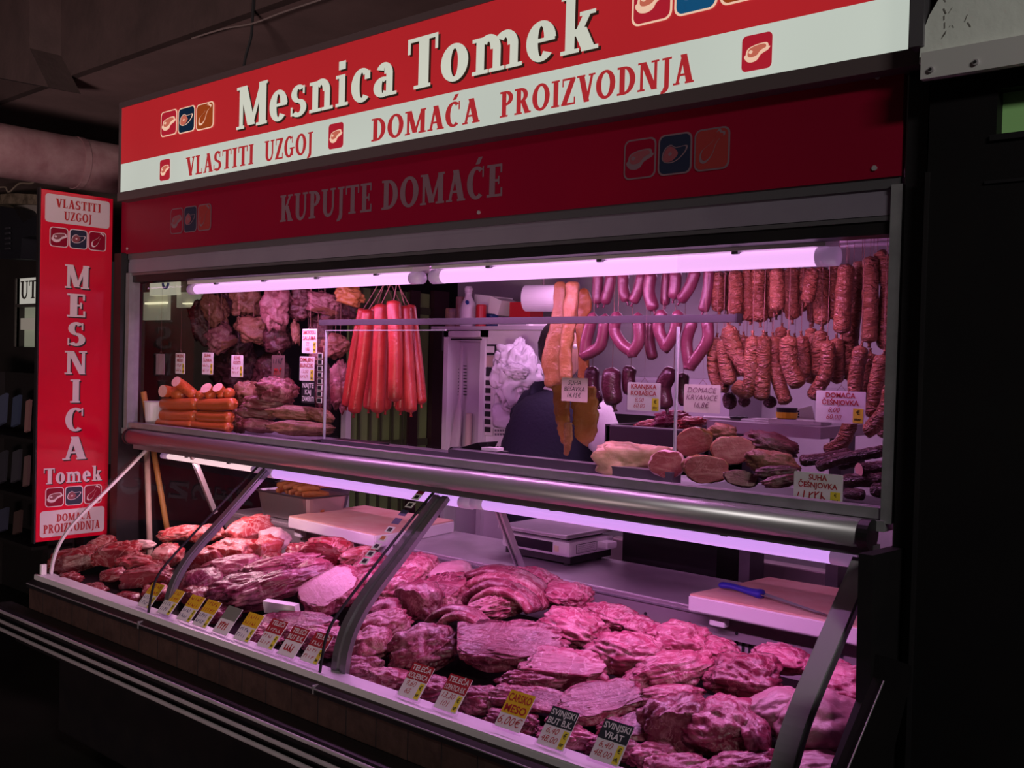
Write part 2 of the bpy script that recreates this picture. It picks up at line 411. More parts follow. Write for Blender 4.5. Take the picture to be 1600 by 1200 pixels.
# ------------------------------------------------------------ lettering
def _R(x0, y0, x1, y1): return [(x0, y0), (x1, y0), (x1, y1), (x0, y1)]
def _D(x0, y0, x1, y1, w): return [(x0, y0), (x0+w, y0), (x1+w, y1), (x1, y1)]
def _A(cx, cy, rx, ry, tx, ty, a0, a1):
    n = max(6, int(abs(a1-a0)/12)); out = []
    for i in range(n):
        q = []
        for a, f in ((a0+(a1-a0)*i/n, 0), (a0+(a1-a0)*(i+1)/n, 0), (a0+(a1-a0)*(i+1)/n, 1), (a0+(a1-a0)*i/n, 1)):
            t = math.radians(a); q.append((cx+(rx-f*tx)*math.cos(t), cy+(ry-f*ty*1.2)*math.sin(t)))
        out.append(q)
    return out
T_ = .19
def glyph(ch, K=1.0):
    """slab-serif capital or small letter as quads, capital height 1 -> (quads, advance)"""
    R, D, A = _R, _D, _A; VS = lambda x, y0=0, y1=1, w_=None: R(x, y0, x+(w_ or T_)*K, y1)
    if ch == 'A': return [D(.09, 0, .33, 1, .1*K), D(.53, 0, .27, 1, .21*K), R(.2, .27, .58, .35), R(0, 0, .26, .07), R(.47, 0, .82, .07)], .82
    if ch in 'CĆ':
        q = A(.4, .5, .4, .52, .2*K, .09, 52, 308) + [R(.63, .66, .69, 1.0)]
        if ch == 'Ć': q.append(D(.34, 1.08, .46, 1.30, .14*K))
        return q, .76
    if ch == 'D': return [VS(.1), R(0, 0, .32, .08), R(0, .92, .32, 1)] + A(.3, .5, .48, .5, .2*K, .08, -90, 90), .82
    if ch == 'E': return [VS(.1), R(0, 0, .62, .08), R(0, .92, .6, 1), R(.28, .46, .5, .54), R(.55, 0, .62, .27), R(.53, .73, .6, 1), R(.44, .37, .5, .63)], .67
    if ch == 'G': return A(.4, .5, .4, .52, .2*K, .09, 52, 325) + [R(.63, .66, .69, 1.0), R(.55, .06, .74, .44), R(.46, .38, .84, .45)], .86
    if ch == 'I': return [VS(.1), R(0, 0, .39, .07), R(0, .93, .39, 1)], .42
    if ch == 'J': return [R(.14, .0, .33, 1), R(.04, .93, .43, 1)] + A(.02, 0, .31, .22, .19*K, .08, -95, 0), .44
    if ch == 'K': return [VS(.1), R(0, 0, .39, .07), R(0, .93, .39, 1), D(.27, .44, .58, .97, .11*K), D(.55, 0, .3, .58, .21*K), R(.5, .93, .8, 1), R(.5, 0, .84, .07)], .84
    if ch == 'L': return [VS(.1), R(0, 0, .6, .08), R(0, .93, .39, 1), R(.53, 0, .6, .29)], .64
    if ch == 'M': return [VS(.1, 0, 1, .1), VS(.79), D(.4, .05, .1, 1, .2*K), D(.47, .05, .83, 1, .1*K), R(0, 0, .28, .07), R(.7, 0, 1.08, .07), R(0, .93, .2, 1), R(.86, .93, 1.08, 1)], 1.1
    if ch == 'N': return [VS(.1, 0, 1, .1), VS(.68, 0, 1, .1), D(.58, 0, .1, 1, .2*K), R(0, 0, .3, .07), R(0, .93, .2, 1), R(.56, .93, .88, 1)], .9
    if ch == 'O': return A(.43, .5, .43, .52, .2*K, .09, 0, 360), .88
    if ch == 'P': return [VS(.1), R(0, 0, .42, .07), R(0, .92, .32, 1), R(.2, .43, .32, .51)] + A(.3, .715, .38, .285, .19*K, .08, -90, 90), .7
    if ch == 'R': return [VS(.1), R(0, 0, .39, .07), R(0, .92, .32, 1), R(.2, .43, .32, .51), D(.54, 0, .3, .5, .21*K), R(.52, 0, .84, .07)] + A(.3, .715, .38, .285, .19*K, .08, -90, 90), .84
    if ch == 'S': return A(.33, .735, .29, .285, .18*K, .1, 38, 270) + A(.33, .265, .33, .285, .18*K, .1, 90, -142) + [R(.52, .68, .58, .98), R(.02, .02, .08, .32)], .68
    if ch == 'T': return [VS(.28), R(0, .92, .75, 1), R(0, .70, .07, 1), R(.68, .70, .75, 1), R(.17, 0, .58, .07)], .77
    if ch == 'U': return [VS(.1, .3), VS(.63, .3, 1, .1), R(0, .93, .39, 1), R(.53, .93, .84, 1)] + A(.415, .31, .315, .33, .19*K, .1, 180, 270) + A(.415, .31, .315, .33, .1*K, .1, 270, 360), .86
    if ch == 'V': return [D(.3, 0, .04, 1, .21*K), D(.37, 0, .6, 1, .1*K), R(-.04, .93, .34, 1), R(.5, .93, .8, 1)], .78
    if ch == 'Z': return [R(.04, .92, .63, 1), R(0, 0, .65, .08), D(0, .03, .42, .97, .21*K), R(.04, .70, .1, 1), R(.59, 0, .65, .28)], .7
    if ch == 'e': return A(.3, .34, .3, .36, .18*K, .08, 5, 318) + [R(.1, .32, .58, .39)], .63
    if ch == 'o': return A(.32, .34, .32, .36, .18*K, .08, 0, 360), .67
    if ch == 'c': return A(.3, .34, .3, .36, .18*K, .08, 50, 312) + [R(.38, .45, .53, .62)], .57
    if ch == 's': return A(.26, .5, .23, .2, .14*K, .08, 40, 270) + A(.26, .18, .26, .2, .14*K, .08, 90, -142) + [R(.4, .48, .46, .66), R(.02, .02, .08, .22)], .55
    if ch == 'i': return [R(.09, 0, .27, .67), R(0, 0, .36, .07), R(0, .6, .16, .67), R(.08, .78, .28, .96)], .39
    if ch in 'nm':
        q = [R(.09, 0, .27, .67), R(0, 0, .36, .07), R(0, .6, .16, .67)]; x = 0
        for k in range(1 if ch == 'n' else 2):
            q += A(.36+x, .42, .27, .28, .17*K, .11, 0, 140) + [R(.46+x, 0, .63+x, .43), R(.38+x, 0, .72+x, .07)]; x += .37
        return q, .74 if ch == 'n' else 1.11
    if ch == 'a': return [R(.34, 0, .51, .48), R(.34, 0, .62, .07), R(.24, .34, .4, .4)] + A(.28, .46, .23, .24, .17*K, .09, 0, 150) + A(.25, .2, .25, .21, .17*K, .07, 50, 325), .63
    if ch == 'k': return [R(.09, 0, .27, 1), R(0, 0, .36, .07), R(0, .93, .16, 1), D(.24, .28, .44, .65, .11*K), D(.42, 0, .24, .4, .19*K), R(.36, .6, .66, .67), R(.4, 0, .72, .07)], .72
    return [], .34
def front(origin):
    """local x right along the shop front, y up, z out towards the street"""
    m = Matrix.Identity(4); o = V(origin)
    for i, a in enumerate((V((1, 0, 0)), V((0, 0, 1)), V((0, -1, 0)))):
        for j in range(3): m[j][i] = a[j]
    for j in range(3): m[j][3] = o[j]
    return m
def sideways(origin):
    """the same for a panel that faces along +X: local x runs into the building"""
    m = Matrix.Identity(4); o = V(origin)
    for i, a in enumerate((V((0, 1, 0)), V((0, 0, 1)), V((1, 0, 0)))):
        for j in range(3): m[j][i] = a[j]
    for j in range(3): m[j][3] = o[j]
    return m
def serif(bm, M, text, x0, x1, y0, cap, mi=0, z=0.0, sp=.06, dx=0, dy=0, K=1.2):
    gl = [glyph(c, K) for c in text]; tot = sum(a+sp for _, a in gl)-sp; sx = (x1-x0)/tot; x = 0
    for q, a in gl:
        for qi, quad in enumerate(q):
            zq = z+qi*1.5e-5
            f = bm.faces.new([bm.verts.new(M @ V((x0+(x+px)*sx+dx, y0+py*cap+dy, zq))) for px, py in quad]); f.material_index = mi
            f.normal_update()
        x += a+sp
    return bm
_tc = bpy.data.curves.new('lettering', 'FONT'); _to = bpy.data.objects.new('lettering', _tc); COL.objects.link(_to)
_tcache = {}
def sans_polys(s, shear=0.0, off=0.0):
    k = (s, shear, off)
    if k not in _tcache:
        _tc.body = s; _tc.shear = shear; _tc.offset = off; _tc.size = 1; _tc.resolution_u = 3
        dg = bpy.context.evaluated_depsgraph_get(); dg.update(); ev = _to.evaluated_get(dg); me = ev.to_mesh()
        _tcache[k] = ([v.co.copy() for v in me.vertices], [list(p.vertices) for p in me.polygons]); ev.to_mesh_clear()
    return _tcache[k]
def sans(bm, M, s, xc, y0, wmax, h, mi=0, z=.0006, shear=0.0, off=.012, rot=0):
    """printed or written line, centred at xc, letters h tall, squeezed to wmax"""
    vs, ps = sans_polys(s, shear, off)
    if not vs: return bm
    xs = [v.x for v in vs]; wd = max(xs)-min(xs); k = h/.72; kx = min(k, wmax/wd); ox = min(xs)+wd/2
    c, t = math.cos(rot), math.sin(rot)
    bv = []
    for v in vs:
        x, y = (v.x-ox)*kx, v.y*k
        bv.append(bm.verts.new(M @ V((xc+x*c-y*t, y0+x*t+y*c, z))))
    for p in ps:
        try: bm.faces.new([bv[i] for i in p]).material_index = mi
        except ValueError: pass
    return bm
def scribble(bm, M, xc, y0, wd, h, mi, seed, z=.0006):
    """a written line nobody can read from here: a run of pen loops"""
    rg = random.Random(seed); n = max(4, int(wd/h*1.3)); t = h*.16
    for i in range(n):
        x = xc-wd/2+wd*(i+.1)/n; e = wd/n*.7; a = y0+rg.uniform(0, .15)*h; b2 = y0+h*rg.uniform(.7, 1)
        for (p, q) in (((x, a), (x+e*rg.uniform(-.1, .4), b2)), ((x+e*.1, b2*.5+a*.5), (x+e, rg.choice((a, b2)))))[:rg.choice((1, 2, 2))]:
            p, q = V((*p, z)), V((*q, z)); d = (q-p).normalized(); s = V((-d.y, d.x, 0))*t/2
            bm.faces.new([bm.verts.new(M @ (w_)) for w_ in (p-s, q-s, q+s, p+s)]).material_index = mi
    return bm
def rrect(x0, y0, x1, y1, r, n=5):
    out = []
    for cx, cy, a in ((x1-r, y0+r, -90), (x1-r, y1-r, 0), (x0+r, y1-r, 90), (x0+r, y0+r, 180)):
        for i in range(n+1):
            t = math.radians(a+90*i/n); out.append((cx+r*math.cos(t), cy+r*math.sin(t)))
    return out
def poly(bm, M, pts, mi=0, z=0.0):
    f = bm.faces.new([bm.verts.new(M @ V((x, y, z))) for x, y in pts]); f.material_index = mi; f.normal_update(); return f
def closed(pts, n=6):
    k = len(pts); out = []
    for j in range(k):
        p0, p1, p2, p3 = (V((*pts[(j+i) % k], 0)) for i in (-1, 0, 1, 2))
        for i in range(n):
            t = i/n; q = .5*((2*p1)+(p2-p0)*t+(2*p0-5*p1+4*p2-p3)*t*t+(3*p1-p0-3*p2+p3)*t*t*t); out.append((q.x, q.y))
    return out
STEAK = [(.14, .42), (.20, .62), (.40, .72), (.64, .76), (.84, .74), (.88, .60), (.76, .54), (.64, .46), (.52, .30), (.34, .24), (.18, .28)]
STEAKD = [(.14, .42), (.88, .60), (.88, .48), (.74, .40), (.62, .32), (.52, .16), (.34, .10), (.16, .18)]
HAM = [(.12, .40), (.20, .66), (.38, .78), (.54, .68), (.86, .70), (.84, .52), (.68, .32), (.50, .20), (.30, .18), (.16, .26)]
LEG = [(.16, .26), (.20, .42), (.34, .52), (.50, .62), (.60, .74), (.64, .86), (.72, .92), (.78, .86), (.86, .84), (.86, .76), (.74, .70), (.62, .56), (.56, .40), (.46, .24), (.32, .14), (.20, .16)]
def scl(pts, k, cx=None, cy=None):
    cx = sum(p[0] for p in pts)/len(pts) if cx is None else cx; cy = sum(p[1] for p in pts)/len(pts) if cy is None else cy
    return [(cx+(x-cx)*k, cy+(y-cy)*k) for x, y in pts]
def icon(name, kind, M, x, y, wd, ht, mats, parent, frame=True):
    """picture tile; mats: frame, ground, outline, meat"""
    bm = B(); q_ = 1.0 if kind == 'leg' else .74; S = lambda pts: [(x+px*wd, y+(.5+(py-.46)*q_)*ht) for px, py in pts]
    r = min(wd, ht)*.18
    if frame: poly(bm, M, rrect(x, y, x+wd, y+ht, r), 0, .0016); f = .05
    else: f = 0
    poly(bm, M, rrect(x+wd*f, y+ht*f*.8, x+wd*(1-f), y+ht*(1-f*.8), r*.85), 1, .0022)
    o = obj(name, bm, mats, parent); b2 = B()
    if kind == 'steak':
        poly(b2, M, S(closed(STEAKD)), 2, .0028); poly(b2, M, S(closed(STEAK)), 2, .0032)
        poly(b2, M, S(closed(scl(STEAK, .82))), 3, .0038); poly(b2, M, S(closed(scl([(.24, .48), (.30, .56), (.38, .50), (.32, .42)], 1))), 2, .0044)
    elif kind == 'ham':
        poly(b2, M, S(closed(HAM)), 2, .0030); poly(b2, M, S(closed(scl(HAM, .88))), 1, .0034)
        poly(b2, M, S(closed([(.17, .40), (.24, .62), (.38, .72), (.54, .60), (.60, .44), (.46, .26), (.30, .22), (.19, .28)])), 3, .0040)
        poly(b2, M, S(closed([(.32, .46), (.37, .53), (.43, .48), (.38, .41)])), 2, .0044)
    else:
        poly(b2, M, S(closed(LEG, 4)), 2, .0030); poly(b2, M, S(closed(scl(LEG, .84), 4)), 1, .0036)
    obj({'steak': 'steak_logo', 'ham': 'ham_logo', 'leg': 'drumstick_logo'}[kind], b2, mats, o)
    return o

# ------------------------------------------------------------ the setting
XL, XR = -4.25, -.845                      # the kiosk front
bm = B(); box(bm, -14, 4, -4, 9, -.1, 0); struct('floor', bm, floorm)
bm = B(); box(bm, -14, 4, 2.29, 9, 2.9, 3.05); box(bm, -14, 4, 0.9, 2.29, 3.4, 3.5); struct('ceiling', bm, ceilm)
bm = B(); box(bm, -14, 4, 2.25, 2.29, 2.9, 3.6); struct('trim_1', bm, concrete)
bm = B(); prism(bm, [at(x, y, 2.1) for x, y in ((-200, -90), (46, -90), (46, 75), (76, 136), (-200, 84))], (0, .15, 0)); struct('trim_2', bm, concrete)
bm = B(); box(bm, -14, 4, 8.9, 9, 0, 3.0); struct('wall_rear', bm, stallm)
bm = B(); box(bm, XR+.056, 3, 2.222, 2.28, 0, 2.2); struct('wall_right', bm, dark)
# kiosk shell behind the front
bm = B(); box(bm, XL, XR+.04, 4.3, 4.36, 0, 2.35); struct('wall_back', bm, whitew)
bm = B(); box(bm, XL-.03, XL+.03, 2.3, 4.3, 0, 1.26); box(bm, XL-.03, XL+.03, 2.3, 4.3, 2.0, 2.35)
box(bm, XL-.03, XL+.03, 3.0, 4.3, 1.26, 2.0); struct('wall_left', bm, dark)
bm = B(); box(bm, XL-.004, XL+.004, 2.31, 3.0, 1.26, 2.0); struct('window_2', bm, glass)
bm = B(); box(bm, XR-.0, XR+.06, 2.24, 4.3, 0, 2.35); struct('wall_inner', bm, whitew)
bm = B(); box(bm, XL, XR+.04, 2.3, 4.3, 2.06, 2.12); struct('ceiling_inner', bm, whitew)
# posts of the front, left dark and right dark
bm = B(); box(bm, XL, -4.19, 2.2, 2.3, 0, 2.03); struct('trim_3', bm, blackp)
bm = B(); box(bm, XR+.012, XR+.055, 2.215, 2.24, 0, 2.27); struct('trim_4', bm, blackp)
# window_1: profile frame with two fixed panes left open between
bm = B()
box(bm, -4.185, -4.155, 2.22, 2.27, 1.27, 1.945); box(bm, -.866, -.842, 2.22, 2.25, 1.27, 2.01)
box(bm, -4.15, -.866, 2.225, 2.265, 1.278, 1.302)
win = struct('window_1', bm, framem)
bm = B(); box(bm, -4.155, -2.83, 2.244, 2.249, 1.302, 1.95); box(bm, -1.42, -.866, 2.244, 2.249, 1.302, 1.95); obj('pane', bm, glass, win)
bm = B(); box(bm, -4.19, -.866, 2.235, 2.30, 1.905, 1.965); struct('trim_5', bm, blackp)

# roller shutter pulled up under the red panel
bm = B(); box(bm, -4.185, -.85, 2.235, 2.255, 1.94, 2.005)
box(bm, -4.185, -.868, 2.231, 2.237, 1.946, 1.990)
sh = obj('roller_shutter', bm, shutter); tag(sh, 'grey roller shutter rolled up below the dark red panel', 'shutter')
bm = B(); box(bm, -4.185, -.85, 2.228, 2.26, 2.004, 2.03); obj('guide_box', bm, alud, sh)
bm = B(); box(bm, -4.19, -.85, 2.229, 2.262, 1.934, 1.944); obj('bottom_bar', bm, alud, sh)

# ------------------------------------------------------------ backlit shop sign
YS = 2.18; SX0, SX1, SZ0, SZM, SZ1 = -4.165, -.822, 2.284, 2.404, 2.642
sg = thing('shop_sign', (-2.5, YS+.06, SZ0), 'long lit red and white butcher sign with cream serif letters over the stall', 'sign')
bm = B(); box(bm, SX0-.004, SX1+.004, YS+.002, YS+.13, SZ0-.012, SZ1+.005); obj('light_box', bm, alud, sg)
bm = B(); box(bm, SX0-.02, SX1+.022, YS-.006, YS+.12, SZ0-.036, SZ0); box(bm, SX0-.02, SX1+.022, YS-.006, YS+.03, SZ1, SZ1+.024)
box(bm, SX0-.016, SX0, YS-.006, YS+.03, SZ0, SZ1); box(bm, SX1, SX1+.022, YS-.006, YS+.03, SZ0, SZ1); obj('frame', bm, sframe, sg)
bm = B(); box(bm, SX0, SX1, YS-.002, YS, SZM, SZ1); obj('red_face', bm, sred, sg, label='red lit upper face of the sign')
bm = B(); box(bm, SX0, SX1, YS-.002, YS, SZ0, SZM); obj('white_face', bm, swhite, sg, label='white lit lower strip of the sign')
M = front((0, YS-.003, 0))
bm = B()
serif(bm, M, 'Mesnica', -3.305, -2.425, 2.437, .155, 1, .0004, dx=.009, dy=-.007, K=1.32)
serif(bm, M, 'Mesnica', -3.305, -2.425, 2.437, .155, 0, .0012, K=1.32)
obj('lettering', bm, [ltext, ldark], sg, label='large cream serif letters with dark edges'); bm = B()
serif(bm, M, 'Tomek', -2.378, -1.640, 2.437, .158, 1, .0004, dx=.009, dy=-.007, K=1.32); serif(bm, M, 'Tomek', -2.378, -1.640, 2.437, .158, 0, .0012, K=1.32)
obj('lettering', bm, [ltext, ldark], sg, label='large cream serif letters with dark edges')
for s, x0, x1 in (('VLASTITI', -3.645, -3.19), ('UZGOJ', -3.125, -2.845), ('DOMAĆA', -2.542, -2.063), ('PROIZVODNJA', -1.985, -1.345)):
    bm = B(); serif(bm, M, s, x0, x1, 2.300, .073, 0, .001); obj('small_lettering', bm, lred, sg, label='dark red serif capitals on the white strip')
for k, (kd, gm) in enumerate((('steak', lwine), ('ham', lnavy), ('leg', lor))):
    icon('picture_tile', kd, M, -3.842+k*.131, 2.476-.004*k, .124, .101, [lcream, gm, lcream, lmeat], sg)
for k, (kd, gm) in enumerate((('steak', lwine), ('ham', lblue), ('leg', lor))):
    icon('picture_tile', kd, M, -1.535+k*.128, 2.468, .122, .124, [lcream, gm, lcream, lmeat], sg)
for x in (-3.842, -2.76, -1.215):
    icon('picture_tile', 'steak', M, x, 2.300, .078, .084, [lcream, lwine, lcream, lmeat], sg, frame=False)

# dark red unlit panel under the sign
YP = 2.222
pn = thing('red_panel_sign', (-2.5, YP, 2.03), 'unlit dark red panel with faded letters below the lit sign', 'sign')
bm = B(); box(bm, -4.235, -.847, YP, YP+.02, 2.028, 2.268); obj('panel', bm, redpan, pn)
M = front((0, YP-.001, 0)); bm = B()
serif(bm, M, 'KUPUJTE', -3.085, -2.58, 2.086, .095, 0, .001); obj('lettering', bm, letwp, pn); bm = B(); serif(bm, M, 'DOMAĆE', -2.535, -2.003, 2.086, .095, 0, .001); obj('lettering', bm, letwp, pn)
pd = [letwd, redpan, letwd, P('panel_meat', (.26, .06, .08), .5)]; pdn = [letwd, P('panel_navy', (.015, .02, .05), .5), letwd, pd[3]]; pdo = [letwd, P('panel_brown', (.30, .03, .03), .5), letwd, pd[3]]
for x0, w_ in ((-3.83, .1), (-1.578, .1045)):
    for k, (kd, ms) in enumerate((('steak', pd), ('ham', pdn), ('leg', pdo))):
        icon('picture_tile', kd, M, x0+k*(w_+.002), 2.088, w_-.004, .104, [letwp if m is letwd else m for m in ms], pn)
for x, z in ((-.905, 2.05), (-4.18, 2.05), (-2.1, 2.045), (-.905, 2.25)):
    b2 = B(); tube(b2, [V((x, YP-.004, z)), V((x, YP+.002, z))], .006, 8); obj('screw', b2, steel, pn)

# projecting side sign, seen face on along the front
XS = -4.262
sd = thing('projecting_sign', (XS-.02, 2.05, .8), 'tall narrow red hanging sign with MESNICA written downwards', 'sign')
Y0, Y1, Z0, Z1 = 1.885, 2.196, .805, 2.268
bm = B(); box(bm, XS-.018, XS, Y0, Y1, Z0, Z1, 0, .003); obj('panel', bm, blackr, sd)
bm = B(); box(bm, XS-.022, XS+.0, Y0-.007, Y0-.0005, Z0-.004, Z1+.004); obj('edge_strip', bm, blackp, sd)
M = sideways((XS+.001, Y0, 0)); WS = Y1-Y0; bm = B()
poly(bm, M, rrect(.016, 2.135, WS-.016, 2.252, .014), 0, .001); pw_ = P('plate_white', (.66, .56, .60), .35); obj('name_plate', bm, pw_, sd); bm = B(); poly(bm, M, rrect(.016, .822, WS-.016, .932, .014), 0, .001)
obj('name_plate', bm, pw_, sd)
bm = B()
serif(bm, M, 'VLASTITI', .06, .255, 2.200, .036, 0, .002); serif(bm, M, 'UZGOJ', .095, .215, 2.150, .036, 0, .002); obj('plate_lettering', bm, redink, sd); bm = B()
serif(bm, M, 'DOMAĆA', .085, .235, .883, .032, 0, .002); serif(bm, M, 'PROIZVODNJA', .03, .275, .838, .036, 0, .002)
obj('plate_lettering', bm, redink, sd)
bm = B(); z = 1.868
for s, wd in zip('MESNICA', (.108, .086, .082, .098, .046, .084, .104)):
    bm = B()
    for dx, dy, mi, zz in ((.006, -.005, 1, .0012), (0, 0, 0, .002)):
        serif(bm, M, s, .157-wd/2+dx, .157+wd/2+dx, z+dy, .098, mi, zz, K=1.3)
    z -= .121; obj('letter', bm, [letwd, ink], sd)
bm = B()
for dx, dy, mi, zz in ((.004, -.004, 1, .0012), (0, 0, 0, .002)): serif(bm, M, 'Tomek', .028+dx, .28+dx, 1.045+dy, .066, mi, zz, K=1.45)
obj('lettering', bm, [letwd, ink], sd)
for z in (2.035, .947):
    for k, (kd, ms) in enumerate((('steak', pd), ('ham', pdn), ('leg', pd))):
        icon('picture_tile', kd, M, .036+k*.083, z, .079, .082, ms, sd)

# grey fascia of the next stall, its screws, and the green sheet behind its dark front
fs = thing('stall_fascia', (-.3, 2.15, 2.2), 'scuffed grey fascia board of the next stall at upper right', 'fascia')
M = front((0, 2.099, 0))
bm = B(); ed = [at(x, y, 2.13) for x, y in ((1466, 0), (1452, 24), (1443, 48), (1438, 72), (1436, 100))]
prism(bm, [V((.6, 2.13, 2.25)), V((.6, 2.13, 3.0)), V((ed[0].x+.06, 2.13, 3.0))]+ed, (0, .03, 0)); obj('board_panel', bm, greyp, fs)
bm = B(); box(bm, -.772, .6, 2.112, 2.13, 2.198, 2.252); obj('edge_strip', bm, greyd, fs)
bm = B(); box(bm, -.80, -.772, 2.12, 2.16, 2.27, 3.0); obj('corner_profile', bm, alud, fs)
for x in (-.75, -.664, -.56, -.4):
    b2 = B(); tube(b2, [V((x, 2.106, 2.214)), V((x, 2.112, 2.214))], .006, 10); tube(b2, [V((x, 2.104, 2.214)), V((x, 2.106, 2.214))], .003, 8, mi=1); obj('screw', b2, [steel, ink], fs)
rg = random.Random(4); bm = B()
for k in range(46):
    x = -.735+rg.random()**2*.22; z = 2.27+rg.random()*.3; a = rg.uniform(.6, 2.2); l = rg.uniform(.001, .007); t = rg.uniform(.0004, .0012)
    c, s = math.cos(a), math.sin(a); x += max(0, 2.33-z)*.02
    bm.faces.new([bm.verts.new((x+u*c*l-v*s*t, 2.1285, z+u*s*l+v*c*t)) for u, v in ((-1, -1), (1, -1), (1, 1), (-1, 1))])
tag(obj('scuff_marks', bm, rust, fs), kind='stuff')
dr = thing('locked_shutter_door', (-.3, 2.2, 0), 'black closed front of the next stall with a small window', 'door')
bm = B(); box(bm, -.775, -.642, 2.18, 2.215, 0, 2.21); box(bm, -.642, .4, 2.18, 2.215, 0, 2.08); box(bm, -.642, .4, 2.18, 2.215, 2.173, 2.21); obj('door_panel', bm, dark, dr)
bm = B(); box(bm, -.652, .4, 2.172, 2.18, 2.07, 2.082); box(bm, -.66, .4, 2.175, 2.18, 1.985, 1.991); box(bm, -.777, -.769, 2.172, 2.18, 0, 2.02); obj('rail', bm, blackp, dr)
bm = B(); box(bm, -.642, .4, 2.216, 2.22, 2.08, 2.173); tag(obj('green_sheet', bm, greens), 'small green sheet behind the gap in the black front', 'sheet')

# left: pipe, cable, bracket and the market beyond
bm = B(); tube(bm, [V((-4.98, y, 2.53)) for y in (-.5, .6, 1.6, 2.3, 2.55, 3.4, 5)], .125, 28); pp = obj('air_duct', bm, pipem, smooth=True)
tag(pp, 'thick worn painted pipe running under the ceiling beside the sign', 'pipe')
for y in (2.36, 1.0): bm = B(); tube(bm, [V((-4.98, y, 2.53)), V((-4.98, y+.03, 2.53))], .129, 28); obj('joint_band', bm, pipem, pp)
bm = B(); p0 = at(380, 112, 2.24); tube(bm, spline([p0, at(384, 88, 2.24), at(392, 60, 2.24), at(394, 40, 2.24), at(396, 0, 2.24)], 14), .006, 6)
ca = obj('hanging_cable', bm, ink); tag(ca, 'thin dark cable hanging down onto the top of the sign', 'cable')
bm = B(); tube(bm, spline([at(300, 60, 2.235), at(350, 45, 2.235), at(394, 37, 2.235), at(440, 20, 2.235), at(500, 0, 2.235)], 20), .0035, 6); obj('side_strand', bm, P('pale_strand', (.25, .2, .19), .7), ca)

# ------------------------------------------------------------ refrigerated display case
dc = thing('display_case', (-2.45, 2.2, 0), 'long refrigerated glass display case full of raw meat under pink lamps', 'display case')
PROF = [(2.222, 1.192), (2.14, 1.117), (2.05, 1.035), (1.97, .965), (1.915, .912), (1.88, .868), (1.855, .825), (1.838, .775), (1.83, .722)]
pf = [V((0, p.x, p.y)) for p in spline([V((y, z, 0)) for y, z in PROF], 22)]
GPROF = [(2.222, 1.202), (2.13, 1.127), (2.03, 1.042), (1.95, .972), (1.885, .915), (1.835, .865), (1.81, .825), (1.798, .78), (1.788, .722)]
pg = [V((0, p.x, p.y)) for p in spline([V((y, z, 0)) for y, z in GPROF], 22)]
def sheet(bm, x0, x1, off=0.0, th=.005, mi=0, pf=pf):
    """curved front surface between two places along the shop front"""
    n = len(pf); rows = []
    for i, p in enumerate(pf):
        t = (pf[min(i+1, n-1)]-pf[max(i-1, 0)]).normalized(); nr = V((0, t.z, -t.y))  # outwards, down to the street
        if nr.y > 0: nr = -nr
        a = p+nr*off; b = a-nr*th
        rows.append([bm.verts.new(q+V((x, 0, 0))) for x, q in ((x0, a), (x1, a), (x1, b), (x0, b))])
    for r0, r1 in zip(rows, rows[1:]):
        for k in range(4): bm.faces.new((r0[k], r0[(k+1) % 4], r1[(k+1) % 4], r1[k])).material_index = mi
    bm.faces.new(rows[0]).material_index = mi; bm.faces.new(rows[-1][::-1]).material_index = mi
    return bm
CX0, CX1 = -4.02, -.86
bm = B(); box(bm, CX0+.04, CX1, 1.86, 2.66, .1, .62, 0, .01); obj('cabinet_base', bm, blackp, dc)
bm = B(); box(bm, CX0, CX1, 1.757, 1.87, .597, .68)
for x in [CX0+.12*k for k in range(1, 27)]: box(bm, x-.0012, x+.0012, 1.7563, 1.7575, .597, .68, 1)
obj('front_band', bm, [band, ink], dc)
bm = B(); prism(bm, [V((CX0-.005, y, z)) for y, z in ((1.748, .679), (1.80, .679), (1.80, .707), (1.772, .707), (1.748, .695))], (CX1-CX0+.005, 0, 0)); obj('front_cap', bm, blackp, dc)
bm = B()
for x0, x1 in ((CX0-.005, -3.176), (-3.168, -2.236), (-2.228, CX1)): tube(bm, [V((x0, 1.749, .694)), V((x1, 1.749, .694))], .0024, 8)
for x in (-3.172, -2.232): box(bm, x-.003, x+.003, 1.747, 1.775, .68, .7035)
obj('cap_edge', bm, alu, dc)
bm = B(); box(bm, CX0, CX1, 1.775, 1.845, .707, .7215); box(bm, CX0, CX1, 1.80, 1.845, .66, .707); box(bm, CX0, CX1, 1.776, 1.786, .7215, .726); obj('glass_ledge', bm, P('ledge_plastic', (.62, .60, .63), .35), dc)
bm = B()
for z, y, r in ((.587, 1.675, .006), (.557, 1.662, .0065), (.522, 1.668, .007)): tube(bm, [V((CX0-.2, y+.03, z)), V((CX0-.17, y+.006, z)), V((CX0-.13, y, z)), V((1.2, y, z))], r, 10)
obj('bumper_rails', bm, steel, dc, smooth=True)
bm = B(); box(bm, CX0-.17, 1.2, 1.685, 1.76, .512, .597, 0, .008); box(bm, CX0-.1, CX1, 1.75, 1.87, .45, .52); obj('bumper_body', bm, blackp, dc)
# deck, side walls, slotted back
bm = B(); a, b = V((0, 1.848, .69)), V((0, 2.615, .755))
prism(bm, [V((CX0+.02, a.y, a.z)), V((CX0+.02, b.y, b.z)), V((CX0+.02, b.y, b.z-.02)), V((CX0+.02, a.y, a.z-.02))], (CX1-CX0-.03, 0, 0)); obj('deck_tray', bm, deckm, dc)
bm = B(); box(bm, CX0+.02, CX1, 2.632, 2.642, .69, .872)
for k in range(150):
    x = CX0+.05+k*.021; box(bm, x-.004, x+.004, 2.6295, 2.6325, .79, .85, 1)
obj('vent_panel', bm, [P('vent_steel', (.50, .44, .47), .5, .2), ink], dc)
